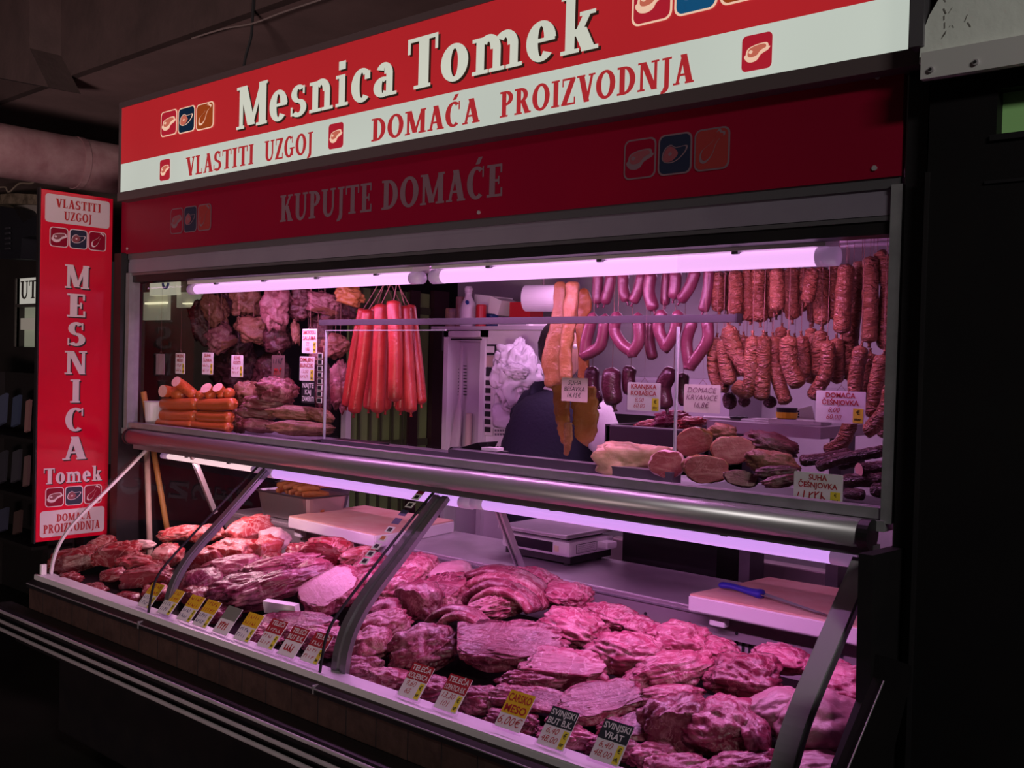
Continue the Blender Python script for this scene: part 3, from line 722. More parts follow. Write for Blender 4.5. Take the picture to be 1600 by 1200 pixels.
# roller rail along the top front, its end cap and lower lip
bm = B(); tube(bm, [V((-4.07, 2.195, 1.246)), V((-.895, 2.195, 1.246))], .031, 24); obj('front_rail', bm, alu, dc, smooth=True)
bm = B(); tube(bm, [V((-.895, 2.195, 1.246)), V((-.872, 2.195, 1.246))], .034, 24); obj('rail_end_cap', bm, blackp, dc); bm = B(); tube(bm, [V((-4.085, 2.195, 1.246)), V((-4.07, 2.195, 1.246))], .034, 24); obj('rail_end_cap', bm, blackp, dc)
bm = B(); box(bm, -4.06, -.87, 2.2, 2.235, 1.196, 1.222); obj('rail_lip', bm, alud, dc)
bm = B(); box(bm, -4.19, -.855, 2.215, 2.66, 1.252, 1.276); obj('top_deck', bm, framem, dc)
# curved glass, side glass, struts
for x0, x1 in ((-4.012, -3.187), (-3.180, -2.262), (-2.255, -.915)): obj('front_glass', sheet(B(), x0, x1, pf=pg), glasst, dc)
for x in (-3.1835, -2.2585): obj('glass_joint', sheet(B(), x-.003, x+.003, .0004, .006, pf=pg), ink, dc)
prof_side = [V((-4.014, p.y, p.z)) for p in pg]+[V((-4.014, 2.62, .722)), V((-4.014, 2.62, 1.192))]
obj('side_glass', prism(B(), prof_side, (.006, 0, 0)), glasst, dc)
bm = B(); sheet(bm, -4.008, -3.996, .002, .010); obj('glass_edge_trim', bm, P('pale_trim', (.72, .68, .70), .35), dc)
bm = B(); box(bm, -4.005, -3.99, 1.79, 1.81, .722, .765); obj('corner_clip', bm, whitep, dc)
for x, wd in ((-3.160, .026), (-2.237, .062), (-.905, .046)):
    bm = B()
    if wd > .05: sheet(bm, x-wd/2, x-wd*.12, -.007, .016); sheet(bm, x+wd*.12, x+wd/2, -.007, .016); sheet(bm, x-wd*.12, x+wd*.12, -.013, .006, 1)
    else: sheet(bm, x-wd/2, x+wd/2, -.007, .014); sheet(bm, x+wd/2-.002, x+wd/2+.004, -.012, .016, 1)
    so = obj('glass_support', bm, [strutm if x > -1 else P('support_grey', (.30, .28, .31), .35, .7), alud], dc)
bm = B(); box(bm, -2.262, -2.246, 1.822, 1.84, .722, .762); obj('corner_clip', bm, clear, dc); bm = B(); box(bm, -.93, -.912, 1.822, 1.84, .722, .76); obj('corner_clip', bm, clear, dc)
# sticker strip on the middle pane
bm = B(); n = len(pg)
def onprof(t):
    k = t*(n-1); i = min(int(k), n-2); p = pg[i].lerp(pg[i+1], k-i); d = (pg[i+1]-pg[i]).normalized(); return p, d
for k in range(10):
    p, d = onprof(.02+k*.033); nr = V((0, d.z, -d.y)); nr = nr if nr.y < 0 else -nr
    q = p+nr*.003; a = q-d*.012; b = q+d*.012; mi = 1 if k in (0, 3, 4) else 0
    if k == 0: b = q+d*.016
    bm.faces.new([bm.verts.new(v+V((x, 0, 0))) for x, v in ((-2.318, a), (-2.286, a), (-2.286, b), (-2.318, b))]).material_index = 2 if k == 0 else (3 if k in (3, 4) else 0)
    if k not in (0, 3, 4):
        a, b = q-d*.007+nr*.001, q+d*.007+nr*.001
        bm.faces.new([bm.verts.new(v+V((x, 0, 0))) for x, v in ((-2.311, a), (-2.293, a), (-2.293, b), (-2.311, b))]).material_index = 4 if k == 6 else 1
obj('sticker_strip', bm, [paper, ink, P('maroon_sticker', (.2, .02, .04), .5), P('navy_sticker', (.05, .05, .12), .5), P('orange_sticker', (.5, .18, .03), .5)], dc)
# inner posts from the worktop to the top deck
for x, yb in ((-3.72, 2.60), (-2.235, 2.60)):
    p0, p1 = (V((-3.70, 2.235, 1.18)), V((-3.86, 2.47, .93))) if x < -3 else (V((-2.185, 2.39, 1.15)), V((-2.262, 2.645, .90)))
    p0 = p0+V((0, 0, .07)); b2 = B(); bar(b2, p0, p1, .034, .018, (0, 1, 0)); bar(b2, p0+V((.0, -.011, 0)), p1+V((0, -.011, 0)), .008, .006, (0, 1, 0), 1)
    obj('inner_post', b2, [P('post_alu', (.60, .56, .58), .4, .3), alud], dc)
# closed right end
bm = B(); ol = [atX(x, y, -.81) for x, y in ((1364, 868), (1359, 1100), (1322, 1200), (1296, 1290))]+[V((-.81, 2.66, .6)), V((-.81, 2.66, 1.21))]
prism(bm, ol, (-.03, 0, 0)); prism(bm, [ol[1]+V((.002, 0, 0)), ol[2]+V((.002, 0, 0)), ol[2]+V((.002, .006, .003)), ol[1]+V((.002, .006, .003))], (.002, 0, 0), 1)
obj('end_panel', bm, [blackp, alud], dc)
bm = B(); prism(bm, [atX(x, y, -.66) for x, y in ((1424, 1062), (1424, 1040), (1385, 1026), (1382, 1062), (1320, 1215), (1375, 1260))], (-.02, 0, 0)); tube(bm, [atX(1381, 1064, -.655), atX(1318, 1218, -.655)], .0012, 6, mi=1)
obj('side_bumper', bm, [dark, alu], dc)

def tube_lamp(name, x0, x1, y, z, r, dm, parent, label=None, power=10, col=PINK, aim=(0, .3, -1), clips=3, house=None, capmat=None):
    """fluorescent lamp: housing, glowing tube, end caps, clips, and the light it gives"""
    c = V(((x0+x1)/2, y, z)); t = thing(name, c, label, 'lamp', 'pink lamps over the window') if not parent else None
    if parent:
        bmh = B(); box(bmh, x0-.02, x1+.02, y-.5*r, y+1.4*r, z+r*1.1, z+r*1.1+.022); t = obj(name, bmh, alud, parent)
    else:
        bmh = B(); box(bmh, x0-.03, x1+.03, y-.028, y+.05, z+r*1.05, z+r*1.05+.03); obj('housing', bmh, house or whitep, t)
    bmt = B(); tube(bmt, [V((x0, y, z)), V((x1, y, z))], r, 18); obj('lamp_tube', bmt, dm, t, smooth=True)
    for a, b in ((x0-.05, x0), (x1, x1+.05)):
        bmc = B(); tube(bmc, [V((a, y, z)), V((b, y, z))], r*1.06, 18); obj('lamp_cap', bmc, capmat or capm, t, smooth=True)
    for k in range(clips):
        x = x0+(x1-x0)*(k+.5)/clips; bmc = B(); box(bmc, x-.009, x+.009, y-r*1.1, y+r*1.1, z+r*.72, z+r*1.3); obj('lamp_clip', bmc, alud, t)
    L = x1-x0
    l = area(name+'_light', c+V((0, 0, -r-.004)), c+V((0, 0, -r-.004))+V(aim), L, .02, power, col)
    l.parent = t; l.matrix_parent_inverse = world_of(t).inverted()
    return t
# lamps under the top deck, parts of the case
tube_lamp('light_fixture', -3.93, -3.32, 2.29, 1.168, .011, rosel, dc, power=4.0, col=ROSE, aim=(0, -.12, -1), clips=2)
tube_lamp('light_fixture', -3.15, -2.19, 2.27, 1.168, .0175, lilac, dc, power=3.7, aim=(0, -.12, -1), clips=0)
tube_lamp('light_fixture', -2.07, -.985, 2.25, 1.176, .0175, lilac, dc, power=4.5, aim=(0, -.12, -1), clips=2)
# lamps at the top of the window
tube_lamp('window_lamp', -3.80, -2.50, 2.33, 1.872, .019, lilac2, None, 'glowing pink tube lamp over the smoked hams, left half of window', 8.5, aim=(0, .8, -1), clips=4)
tube_lamp('window_lamp', -2.35, -1.08, 2.33, 1.873, .022, lilac2, None, 'glowing pink tube lamp over the hanging sausages, right half of window', 9, aim=(0, .8, -1), clips=3)

# sliding glass screen with its metal rail inside the window
sn = thing('glass_screen', (-2.2, 2.36, 1.28), 'clear sliding glass screen with a dark metal rail across the window', 'glass screen')
bm = B(); box(bm, -3.06, -1.325, 2.385, 2.41, 1.722, 1.742); box(bm, -1.327, -1.322, 2.383, 2.412, 1.720, 1.744, 1); obj('rail', bm, [P('rail_grey', (.06, .055, .06), .4, .3), blackp], sn)
gx0, gx1 = at(508, 600, 2.37).x, at(1057, 600, 2.37).x
bm = B(); box(bm, gx0, gx1, 2.368, 2.373, 1.30, 1.71); obj('pane', bm, glass, sn)
bm = B(); box(bm, gx0-.002, gx0+.003, 2.366, 2.375, 1.29, 1.70); obj('polished_edge', bm, edgem, sn); bm = B(); box(bm, gx1-.0025, gx1+.0025, 2.366, 2.375, 1.29, 1.71); obj('polished_edge', bm, edgem, sn); bm = B(); box(bm, gx0, gx0+.62, 2.366, 2.375, 1.7, 1.7035); obj('polished_edge', bm, edgem, sn)
bm = B(); box(bm, gx0, gx1, 2.355, 2.385, 1.278, 1.305); box(bm, at(705, 720, 2.36).x, gx1+.01, 2.345, 2.39, 1.278, 1.318); obj('channel', bm, alud, sn)
bm = B(); box(bm, gx0-.012, gx0+.012, 2.35, 2.378, 1.278, 1.335); obj('foot', bm, clear, sn)
bm = B()
for k in range(9):
    z = 1.632-k*.0235; box(bm, gx0-.040, gx0-.012, 2.3645, 2.3665, z-.0095, z+.0095, 2 if k == 0 else 0)
    if k: box(bm, gx0-.036, gx0-.016, 2.3635, 2.3645, z-.007, z+.007, 1)
obj('sticker_strip', bm, [paper, ink, P('wine_sticker', (.14, .015, .03), .5)], sn)

# ------------------------------------------------------------ worktop, boards, knife, scale, pans
WT = .9
wt = thing('steel_worktop', (-2.4, 2.8, WT-.04), 'brushed steel worktop running behind the raw meat', 'worktop')
bm = B(); box(bm, -4.0, XR-.005, 2.62, 3.03, WT-.022, WT, 0, .004); obj('top', bm, steel, wt)
bm = B(); box(bm, -4.0, XR-.005, 2.614, 2.622, WT-.075, WT-.004); box(bm, -4.0, XR-.005, 2.609, 2.615, WT-.018, WT-.012, 1); obj('front_lip', bm, [P('lip_steel', (.45, .38, .41), .4, .4), alu], wt)
for x in [-3.9+.155*k for k in range(20)]: bm = B(); tube(bm, [V((x, 2.611, WT-.052)), V((x, 2.6145, WT-.052))], .005, 8); obj('rivet', bm, ink, wt)
bm = B(); box(bm, -4.0, XR-.005, 2.66, 3.0, 0, WT-.03); obj('cupboard', bm, steeld, wt)
bb = thing('rear_bench', (-1.6, 3.5, 0), 'dark steel rear bench with a pale front rim behind the worktop', 'bench')
bm = B(); box(bm, -2.35, XR-.01, 3.28, 3.34, .78, .925, 0, .006); obj('front_rim', bm, P('rim_steel', (.40, .34, .33), .35, .7), bb)
bm = B(); box(bm, -2.35, XR-.01, 3.34, 3.9, .84, .88); obj('top', bm, steeld, bb)
bm = B(); box(bm, -2.3, XR-.03, 3.36, 3.88, 0, .84); obj('cupboard', bm, dark, bb)

def cut_board(label, pts, foot_at, th=.05):
    """thick plastic board: pts are its top corners (world), front-left first; feet hang before the worktop lip"""
    c = sum(pts, V())/len(pts); t = thing('chopping_board', (c.x, c.y, WT), label, 'chopping board', 'chopping boards')
    bm = B(); prism(bm, [p-V((0, 0, th)) for p in pts], (0, 0, th-.004), 0)
    es = [e for e in bm.edges]; bmesh.ops.bevel(bm, geom=es, offset=.004, segments=2, affect='EDGES'); obj('slab', bm, boards, t)
    c2 = c; bm = B(); prism(bm, [c2+(p-c2)*.985-V((0, 0, .0045)) for p in pts], (0, 0, .0049), 0); obj('worn_surface', bm, board, t, label='stained worn cutting surface')
    for (x, y, sx) in foot_at:
        bm = B(); box(bm, x, x+sx, y, y+.03, WT-.036, WT+.001, 0, .004); obj('foot', bm, boards, t)
    return t
Z_ = WT+.05
p = [V((-3.415, 2.545, Z_)), V((-2.90, 2.545, Z_)), V((-2.80, 2.60, Z_)), V((-2.84, 3.0, Z_)), V((-3.45, 2.99, Z_))]
p = [atZ(431, 808, Z_), atZ(567, 838, Z_), atZ(592, 835, Z_), atZ(694, 815, Z_), atZ(553, 791, Z_)]
p = [V((q.x, q.y+.06, q.z)) for q in p]
cut_board('worn white chopping board with a cut corner, left on the worktop', p, ((p[0].x+.01, 2.575, .045), (p[1].x-.04, 2.575, .05)))
p = [V((-1.545, 2.55, Z_)), V((-.855, 2.55, Z_)), V((-.855, 2.98, Z_)), V((-1.50, 2.95, Z_))]
cut_board('worn white chopping board under the blue knife, right on the worktop', p, ((-1.49, 2.578, .05), (-.975, 2.578, .05)))
p = [V((-1.20, 3.10, Z_+.03)), V((-.86, 3.10, Z_+.03)), V((-.86, 3.27, Z_+.03)), V((-1.20, 3.27, Z_+.03))]
bt = cut_board('stained white board standing behind the board with the knife', p, (), .045)
bm = B(); box(bm, -1.19, -.862, 3.12, 3.26, .84, WT+.03); obj('support_block', bm, steeld, bt)
kn = thing('butcher_knife', (-1.4, 2.68, Z_+.012), 'butcher knife with a blue handle lying on the right chopping board', 'knife')
a, b, c_ = atZ(1124, 914, Z_+.012), atZ(1193, 929, Z_+.012), atZ(1300, 964, Z_+.006)
hp = spline([a, a.lerp(b, .3)+V((0, 0, .004)), a.lerp(b, .75), b], 14)
bm = B(); tube(bm, hp, [.006, .012, .0135, .013, .012, .0115, .0115, .012, .013, .014, .0155, .017, .019, .018, .010], 12, .75, (0, 0, 1)); obj('handle', bm, bluep, kn, smooth=True)
d = (c_-b).normalized(); s = d.cross(V((0, 0, 1))).normalized(); bm = B()
prism(bm, [b-d*.02+s*.014, c_-d*.05+s*.012, c_, c_-d*.08-s*.004, b-d*.02-s*.013], (0, 0, .0025)); obj('blade', bm, blade, kn)

st = thing('weighing_scale', (-2.3, 2.93, WT), 'white weighing scale with a steel plate on the worktop', 'scale')
X0, X1, Y0_, Y1_ = -2.468, -2.155, 2.775, 3.035
bm = B(); box(bm, X0, X1, Y0_, Y1_, WT+.034, WT+.088, 0, .012); obj('body', bm, whitep, st)
bm = B(); box(bm, X0+.01, X1-.005, Y0_+.012, Y1_-.01, WT+.012, WT+.036); obj('base', bm, blackp, st)
for x in (X0+.04, X1-.04):
    for y in (Y0_+.04, Y1_-.04): bm = B(); tube(bm, [V((x, y, WT)), V((x, y, WT+.013))], .014, 10); obj('rubber_foot', bm, ink, st)
bm = B(); box(bm, X0-.012, X1-.005, Y0_-.012, Y1_+.0, WT+.098, WT+.114, 0, .006); obj('weighing_plate', bm, steel, st)
bm = B(); box(bm, X0+.03, X1-.03, Y0_+.03, Y1_-.03, WT+.086, WT+.1); obj('plate_support', bm, ink, st)
bm = B(); box(bm, X0+.06, X1-.075, Y0_-.002, Y0_+.003, WT+.045, WT+.08); obj('display', bm, scaled, st)
bm = B(); box(bm, X1-.068, X1-.048, Y0_-.0015, Y0_+.002, WT+.05, WT+.07); obj('yellow_sticker', bm, P('cream_sticker', (.8, .7, .45), .5), st)
Ms = sideways((X1+.0015, Y0_, WT)); bm = B(); poly(bm, Ms, _R(.035, .045, .155, .077), 0, 0); poly(bm, Ms, _R(.037, .047, .153, .075), 1, .0004)
for k in range(4): scribble(bm, Ms, .095, .049+k*.0062, .10, .004, 0, 40+k, .0009)
obj('rating_plate', bm, [ink, whitep], st)
bm = B(); box(bm, X1-.004, X1+.045, Y1_-.10, Y1_-.04, WT+.05, WT+.075, 0, .008); obj('side_knob', bm, whitep, st)

def steel_pan(label, x0, x1, y0, y1, z0, h):
    t = thing('steel_pan', ((x0+x1)/2, (y0+y1)/2, z0), label, 'pan', 'steel pans of fried sausages')
    bm = B(); i = .012
    def ring(z, o): return [bm.verts.new((x, y, z)) for x, y in rrect(x0+o, y0+o, x1-o, y1-o, .03, 3)]
    rs = [ring(z0+h, -.008), ring(z0+h+.003, 0), ring(z0+h-.006, .004), ring(z0+.012, .02), ring(z0+.003, .035), ring(z0+.004, .05)]
    rs2 = [ring(z0+h-.002, -.008), ring(z0+h-.006, .001), ring(z0+.01, .016), ring(z0, .035)]
    for q in (rs, rs2):
        for r0, r1 in zip(q, q[1:]):
            for k in range(len(r0)): bm.faces.new((r0[k], r0[(k+1) % len(r0)], r1[(k+1) % len(r0)], r1[k]))
    bm.faces.new(rs[-1]); bm.faces.new(rs2[-1]); obj('dish', bm, P('pan_steel', (.48, .44, .43), .32, .9), t, smooth=False); return t
PN = (-3.78, -3.42, 2.66, 2.93)
steel_pan('shallow steel pan heaped with fried orange sausages, the front one', -3.80, -3.43, 2.635, 2.86, WT, .115)
steel_pan('steel pan of fried orange sausages behind the front pan', -4.0, -3.64, 2.88, 3.06, WT, .115)
for (x0, x1, y0, y1, nm) in ((-3.77, -3.46, 2.66, 2.84, 'front'), (-3.97, -3.67, 2.90, 3.04, 'rear')):
    for k in range(11):
        rg = random.Random(k+int(-x0*100)); lay = k//6; x = x0+.05+(k % 6)*((x1-x0-.09)/5)+rg.uniform(-.01, .01); y = (y0+y1)/2+rg.uniform(-.02, .02); z = WT+.112+lay*.022
        a = rg.uniform(-.5, .5)+1.1; L = rg.uniform(.05, .065); d = V((math.cos(a), math.sin(a)*.8, rg.uniform(-.08, .08)))
        pts = spline([V((x, y, z))-d*L, V((x, y, z+.006)), V((x, y, z))+d*L], 14); b2 = B(); tube(b2, pts, ends(14, .0135, 2*L), 10, nz=.1, nf=2, seed=k)
        o = obj('fried_sausage', b2, orangef, smooth=True); tag(o, 'fried orange sausage heaped in the %s steel pan' % nm, 'sausage', 'fried sausages in the %s pan' % nm)
    hp = blob('sausage_heap', V(((x0+x1)/2, (y0+y1)/2, WT+.055)), (1, 0, 0), (0, 0, 1), ((x1-x0)/2+.02, (y1-y0)/2+.0, .036), 3, [orangef], 3)
    tag(hp, 'fried sausages packed under the top ones in the %s steel pan' % nm, 'sausages', kind='stuff')

# ------------------------------------------------------------ raw meat in the case
PN_ = V((0, -.3, 1)).normalized()
def pile(px, py):
    d = ray(px, py); t = (.166-(CAM.z-.3*CAM.y))/(d.z-.3*d.y); return CAM+d*t
KIND = {
 'B': ('beef_cut', [beef, beefd], 'beef', 'beef cuts at the left of the case'), 'D': ('beef_cut', [beefd, beefd], 'beef', 'beef cuts at the left of the case'),
 'L': ('beef_cut', [lamb, lamb], 'beef', 'beef cuts at the left of the case'),
 'F': ('fat_piece', [fatm, fatm], 'fat', None),
 'V': ('veal_cut', [veal, veald], 'veal', 'veal cuts in the middle of the case'), 'W': ('veal_cut', [veald, veald], 'veal', 'veal cuts in the middle of the case'),
 'P': ('pork_cut', [pork, porkd], 'pork', 'pork cuts at the right of the case'), 'Q': ('pork_cut', [porkd, porkd], 'pork', 'pork cuts at the right of the case'),
 'S': ('pork_cut', [skin, pork], 'pork', 'pork cuts at the right of the case'),
}
def piece(k, px, py, w_, h, rot, label, seed, lift=0.0, cuts=(), box_=2.3, rough=.24, fold=.22, thin=1.0, mats=None):
    p0 = pile(px, py); s = dep(p0)/FPX; t = math.radians(rot)
    p1 = pile(px+20*math.cos(t), py-20*math.sin(t)); U = (p1-p0).normalized()
    a = w_/2*s*(1.0 if abs(rot) < 25 else min(1.35, (p1-p0).length/20/s)); hh = h/2*s
    b = min(1.30*hh, .19); c = .80*hh*thin
    nm, ms, cat, grp = KIND[k]
    o = blob(nm, p0 - PN_*(c*.25) + V((0, 0, lift)), U, PN_, (a*1.06, b*1.08, c*1.1), seed, mats or ms, 5 if w_ > 70 else 4, box_, rough, fold, cuts, .7)
    return tag(o, label, cat, grp)
FR = (0, -1, .1); RT = (1, -.4, 0); LT = (-1, -.5, .1); TOP = (.1, -.2, 1)
ML = [
 # beef, left end
 ('B', 116, 872, 72, 40, 14, 'marbled red rib steak leaning at the far left corner of the case', .0, [(*FR, .72)]),
 ('B', 158, 853, 44, 24, 20, 'small red steak end topmost of the beef by the side glass', .02, ()),
 ('B', 184, 866, 76, 38, 5, 'ribbed red beef steak next to the far left rib steak', .01, [(*FR, .8)]),
 ('D', 106, 898, 44, 26, 0, 'dark red beef offcut in the front left corner of the case', -.02, ()),
 ('F', 218, 856, 64, 16, -2, 'pale strip of fat along the back of the beef steaks', .02, ()),
 ('B', 216, 882, 90, 34, -6, 'wide striped beef rib slab in the middle of the left pane', .0, [(*FR, .7)]),
 ('D', 176, 896, 40, 22, 10, 'small dark beef chunk with a bone end before the ribbed steak', .0, ()),
 ('D', 228, 900, 86, 34, 4, 'dark marbled beef slab at the front of the left pane', .005, [(*FR, .62)]),
 ('B', 258, 870, 52, 38, -8, 'beef block with a dark cut end beside the first strut', .015, [(*LT, .55)]),
 ('B', 246, 920, 66, 24, -12, 'thin pale edged beef slice lying above the first yellow cards', -.01, ()),
 ('D', 302, 926, 50, 30, -20, 'dark red beef slice standing above the second yellow card', -.01, [(*FR, .5)]),
 ('L', 282, 838, 74, 24, 8, 'flat bright red beef piece at the back under the wooden sticks', .02, ()),
 ('L', 322, 836, 60, 28, 4, 'bright red beef lump at the back left of the red ribs', .015, ()),
 ('L', 388, 834, 66, 40, 25, 'bright red folded ribs, highest piece at the back left', .03, [(.4, -1, .5, .7)]),
 ('F', 428, 842, 50, 34, -35, 'pale fatty end of the red ribs below the left chopping board', .01, ()),
 ('B', 322, 872, 62, 38, 6, 'beef lump with a white fat edge beside the first strut on its right', .005, [(*FR, .65)]),
 ('L', 362, 862, 84, 42, -4, 'large light red block with pale fat in front of the red ribs', .005, [(*FR, .7)]),
 ('L', 412, 858, 48, 38, -10, 'light red squared chunk right of the large light red block', .01, [(*FR, .6), (*RT, .7)]),
 ('D', 428, 876, 46, 30, -25, 'coarse dark minced looking lump beside a white fat fold', .0, ()),
 ('F', 452, 878, 30, 28, -45, 'white fat fold beside the coarse dark lump', .005, ()),
 ('B', 468, 860, 56, 30, -12, 'red beef lump left of the dark cut heart', .005, ()),
 ('D', 506, 866, 84, 44, -4, 'dark red heart cut open with a white fat rim', .02, [(.05, -1, .1, .42)]),
 ('B', 556, 866, 54, 28, 14, 'small red beef lump right of the cut heart', .0, ()),
 ('V', 578, 880, 56, 30, 22, 'rosy veal lump with a white spot behind the middle strut', .0, ()),
 # veal
 ('W', 316, 906, 46, 52, 60, 'dark upright meat end left of the long veal muscles', -.005, ()),
 ('V', 364, 886, 110, 40, 6, 'lilac veal muscle lying at the back left of three long ones', .0, ()),
 ('V', 438, 884, 124, 32, 10, 'long smooth veal muscle above the glistening one', .01, ()),
 ('W', 382, 918, 116, 56, 6, 'wide dark purple veal cut under the long muscles', -.012, [(*FR, .7)]),
 ('W', 432, 918, 150, 46, 17, 'long glistening purple veal fillet pointing down to the left', .02, ()),
 ('V', 490, 886, 56, 34, -18, 'rounded veal end behind the long glistening fillet', .0, ()),
 ('V', 538, 898, 68, 40, -20, 'rosy veal cut between the heart and the pale skin wedge', -.005, ()),
 ('V', 580, 906, 62, 44, 25, 'smooth rosy veal cut close behind the middle strut', -.005, ()),
 ('S', 512, 922, 74, 66, -48, 'pale skin wedge standing left of the middle strut', .015, [(.25, -.25, 1, .35), (-1, -.1, 0, .62)]),
 ('V', 462, 966, 130, 42, -6, 'broad pale pink veal slab behind the red cards', -.02, [(*TOP, .45)]),
 ('V', 510, 990, 100, 44, -10, 'pale pink veal cut just before the middle strut', -.02, ()),
 ('V', 648, 888, 80, 50, -30, 'crinkled pink veal fold, rearmost right of the middle strut', .01, ()),
 ('S', 704, 896, 66, 42, 14, 'pale fatty pork piece with a raised corner behind the pink folds', .005, ()),
 ('V', 622, 916, 74, 56, 30, 'pale round veal knuckle right behind the middle strut', .005, ()),
 ('V', 694, 922, 74, 56, -10, 'smooth pink veal cut beside the rolled flank', .0, [(*TOP, .6)]),
 ('W', 654, 938, 62, 56, -40, 'sawn veal shank with a round bone end', .012, [(.3, -1, .2, .5)]),
 ('W', 604, 946, 54, 38, 10, 'small dark veal lump in the gap beside the middle strut', -.01, ()),
 ('V', 598, 972, 88, 48, 12, 'large smooth pink veal cut with a round back edge by the middle strut', -.005, ()),
 ('V', 575, 1000, 76, 56, 6, 'glistening pale veal lump lowest beside the middle strut', -.01, ()),
 ('W', 662, 1006, 108, 72, 20, 'ragged veal trimmings heaped left of the large grained slab', -.005, ()),
 # pork
 ('P', 886, 926, 84, 40, -14, 'ruffled pink pork piece behind the rolled flank', .0, ()),
 ('P', 836, 900, 90, 30, -16, 'pale pork piece hidden behind the top of the rolled flank', .0, ()),
 ('P', 893, 976, 124, 54, -18, 'long pink pork cut right of the rolled flank', .0, ()),
 ('P', 958, 962, 110, 38, -20, 'long smooth pork fillet at the back before the steel lip', .005, ()),
 ('P', 1000, 975, 70, 34, -20, 'thin pork end at the back right of the smooth fillet', -.005, ()),
 ('W', 786, 1012, 196, 72, -6, 'large grained meat slab with a dark cut left end', .03, [(*TOP, .38), (-1, -.25, -.1, .72)]),
 ('W', 830, 1056, 110, 36, 0, 'dark red meat under the right end of the grained slab', -.012, ()),
 ('W', 800, 1080, 90, 38, -8, 'dark red cut with a pale rim behind the red card', -.02, ()),
 ('P', 880, 1046, 126, 60, -4, 'flat topped pork slab with a dark red front edge', .012, [(*TOP, .4), (*FR, .62)]),
 ('P', 842, 1086, 96, 34, -10, 'thin pork slice behind the yellow card', -.01, [(*TOP, .3)]),
 ('P', 978, 1022, 128, 62, -14, 'lilac pork shoulder lying in the middle of the pork', .012, ()),
 ('P', 1056, 1000, 104, 58, -8, 'smooth pork lump at the back below the knife board', .01, ()),
 ('P', 1122, 1012, 74, 38, -14, 'small pink pork end at the back before the vent slots', -.005, ()),
 ('P', 1050, 1042, 140, 54, 14, 'wide smooth pork ham with a curved upper edge', .0, ()),
 ('P', 934, 1092, 140, 56, 12, 'broad flat pork steak above the dark cards', -.002, [(*TOP, .4)]),
 ('P', 988, 1122, 96, 38, 6, 'second flat pork steak tucked under the broad one', -.02, [(*TOP, .4)]),
 ('P', 1040, 1080, 108, 34, 4, 'flat pale pork slice beside a dark gap', -.01, ()),
 ('Q', 1166, 1058, 116, 74, -12, 'dark red pork neck in the middle of the right pane', .012, ()),
 ('P', 1226, 1026, 96, 42, -16, 'reddish pork lump at the back beside the right strut', .0, ()),
 ('P', 1296, 1044, 74, 42, -14, 'reddish pork lump at the back right of the right strut', -.005, ()),
 ('Q', 1062, 1124, 94, 84, 30, 'dark upright pork cut with a pale rim right of the pork steaks', .0, [(-.8, -.8, .3, .6)]),
 ('P', 1126, 1128, 116, 84, -24, 'pork ham with a white sinew right of the dark upright cut', .0, ()),
 ('P', 1322, 1070, 98, 64, -14, 'bumpy pork piece beside the closed right end of the case', .0, ()),
 ('S', 1216, 1112, 100, 66, 22, 'pale skinned hock behind the lower right strut', .012, ()),
 ('S', 1280, 1128, 128, 104, -12, 'large pale skinned pork leg right of the lower right strut', .01, ()),
 ('P', 1182, 1148, 40, 74, 0, 'round pink cut face of a hock left of the right strut', .0, ()),
 ('P', 1060, 1182, 100, 46, 0, 'shaded pork lump low behind the front glass near the last card', -.03, ()),
 ('P', 1156, 1184, 116, 46, 8, 'pink pork piece lowest before the right strut', -.02, ()),
 ('S', 1268, 1192, 130, 60, 4, 'pale pork piece lowest at the right strut', -.02, ()),
 ('S', 1342, 1130, 60, 70, 0, 'shaded pork piece in the right end corner of the case', -.01, ()),

 # front row, low and shaded behind the glass
 ('D', 142, 910, 56, 24, 4, 'shaded beef piece lowest in the far left front', -.035, ()),
 ('D', 196, 924, 62, 26, -4, 'shaded beef piece low before the dark marbled slab', -.035, ()),
 ('W', 340, 944, 70, 36, -6, 'shaded dark veal piece low behind the yellow cards', -.035, ()),
 ('V', 410, 978, 90, 34, -12, 'shaded pink veal piece low behind the first red card', -.035, ()),
 ('W', 560, 1030, 80, 40, 0, 'shaded veal piece low at the foot of the middle strut', -.03, ()),
 ('V', 604, 1044, 86, 40, -10, 'shaded veal lump low left of the KOLJENICA card', -.035, ()),
 ('W', 676, 1062, 96, 44, -8, 'shaded dark veal lump low behind the KOLJENICA card', -.035, ()),
 ('W', 748, 1074, 90, 44, -6, 'shaded dark lump low behind the LOPATICA card', -.035, ()),
 ('Q', 800, 1106, 100, 36, -10, 'shaded pork slab low behind the CARSKO MESO card', -.04, ()),
 ('P', 886, 1128, 100, 36, -8, 'shaded pork slab low behind the BUT card', -.04, ()),
 ('Q', 962, 1148, 96, 38, -8, 'shaded pork slab low behind the VRAT card', -.04, ()),
 ('P', 1020, 1160, 80, 40, 0, 'shaded pork piece low right of the VRAT card', -.035, ()),
]
for i, (k, px, py, w_, h, rot, lab, lift, cuts) in enumerate(ML):
    m = None
    if 'heart' in lab: m = [beef, beefd]
    if 'grained slab with' in lab: m = [veald, veal, beefd]
    if 'skin wedge' in lab: m = [veal, skin, veald]
    if 'flat topped' in lab: m = [pork, pork, porkd]
    piece(k, px, py, w_, h, rot, lab, i*1.37+2, lift*.8, cuts, 2.8 if cuts else 2.2, .22 if k not in 'S' else .14, .11 if k != 'S' else .05, mats=m)

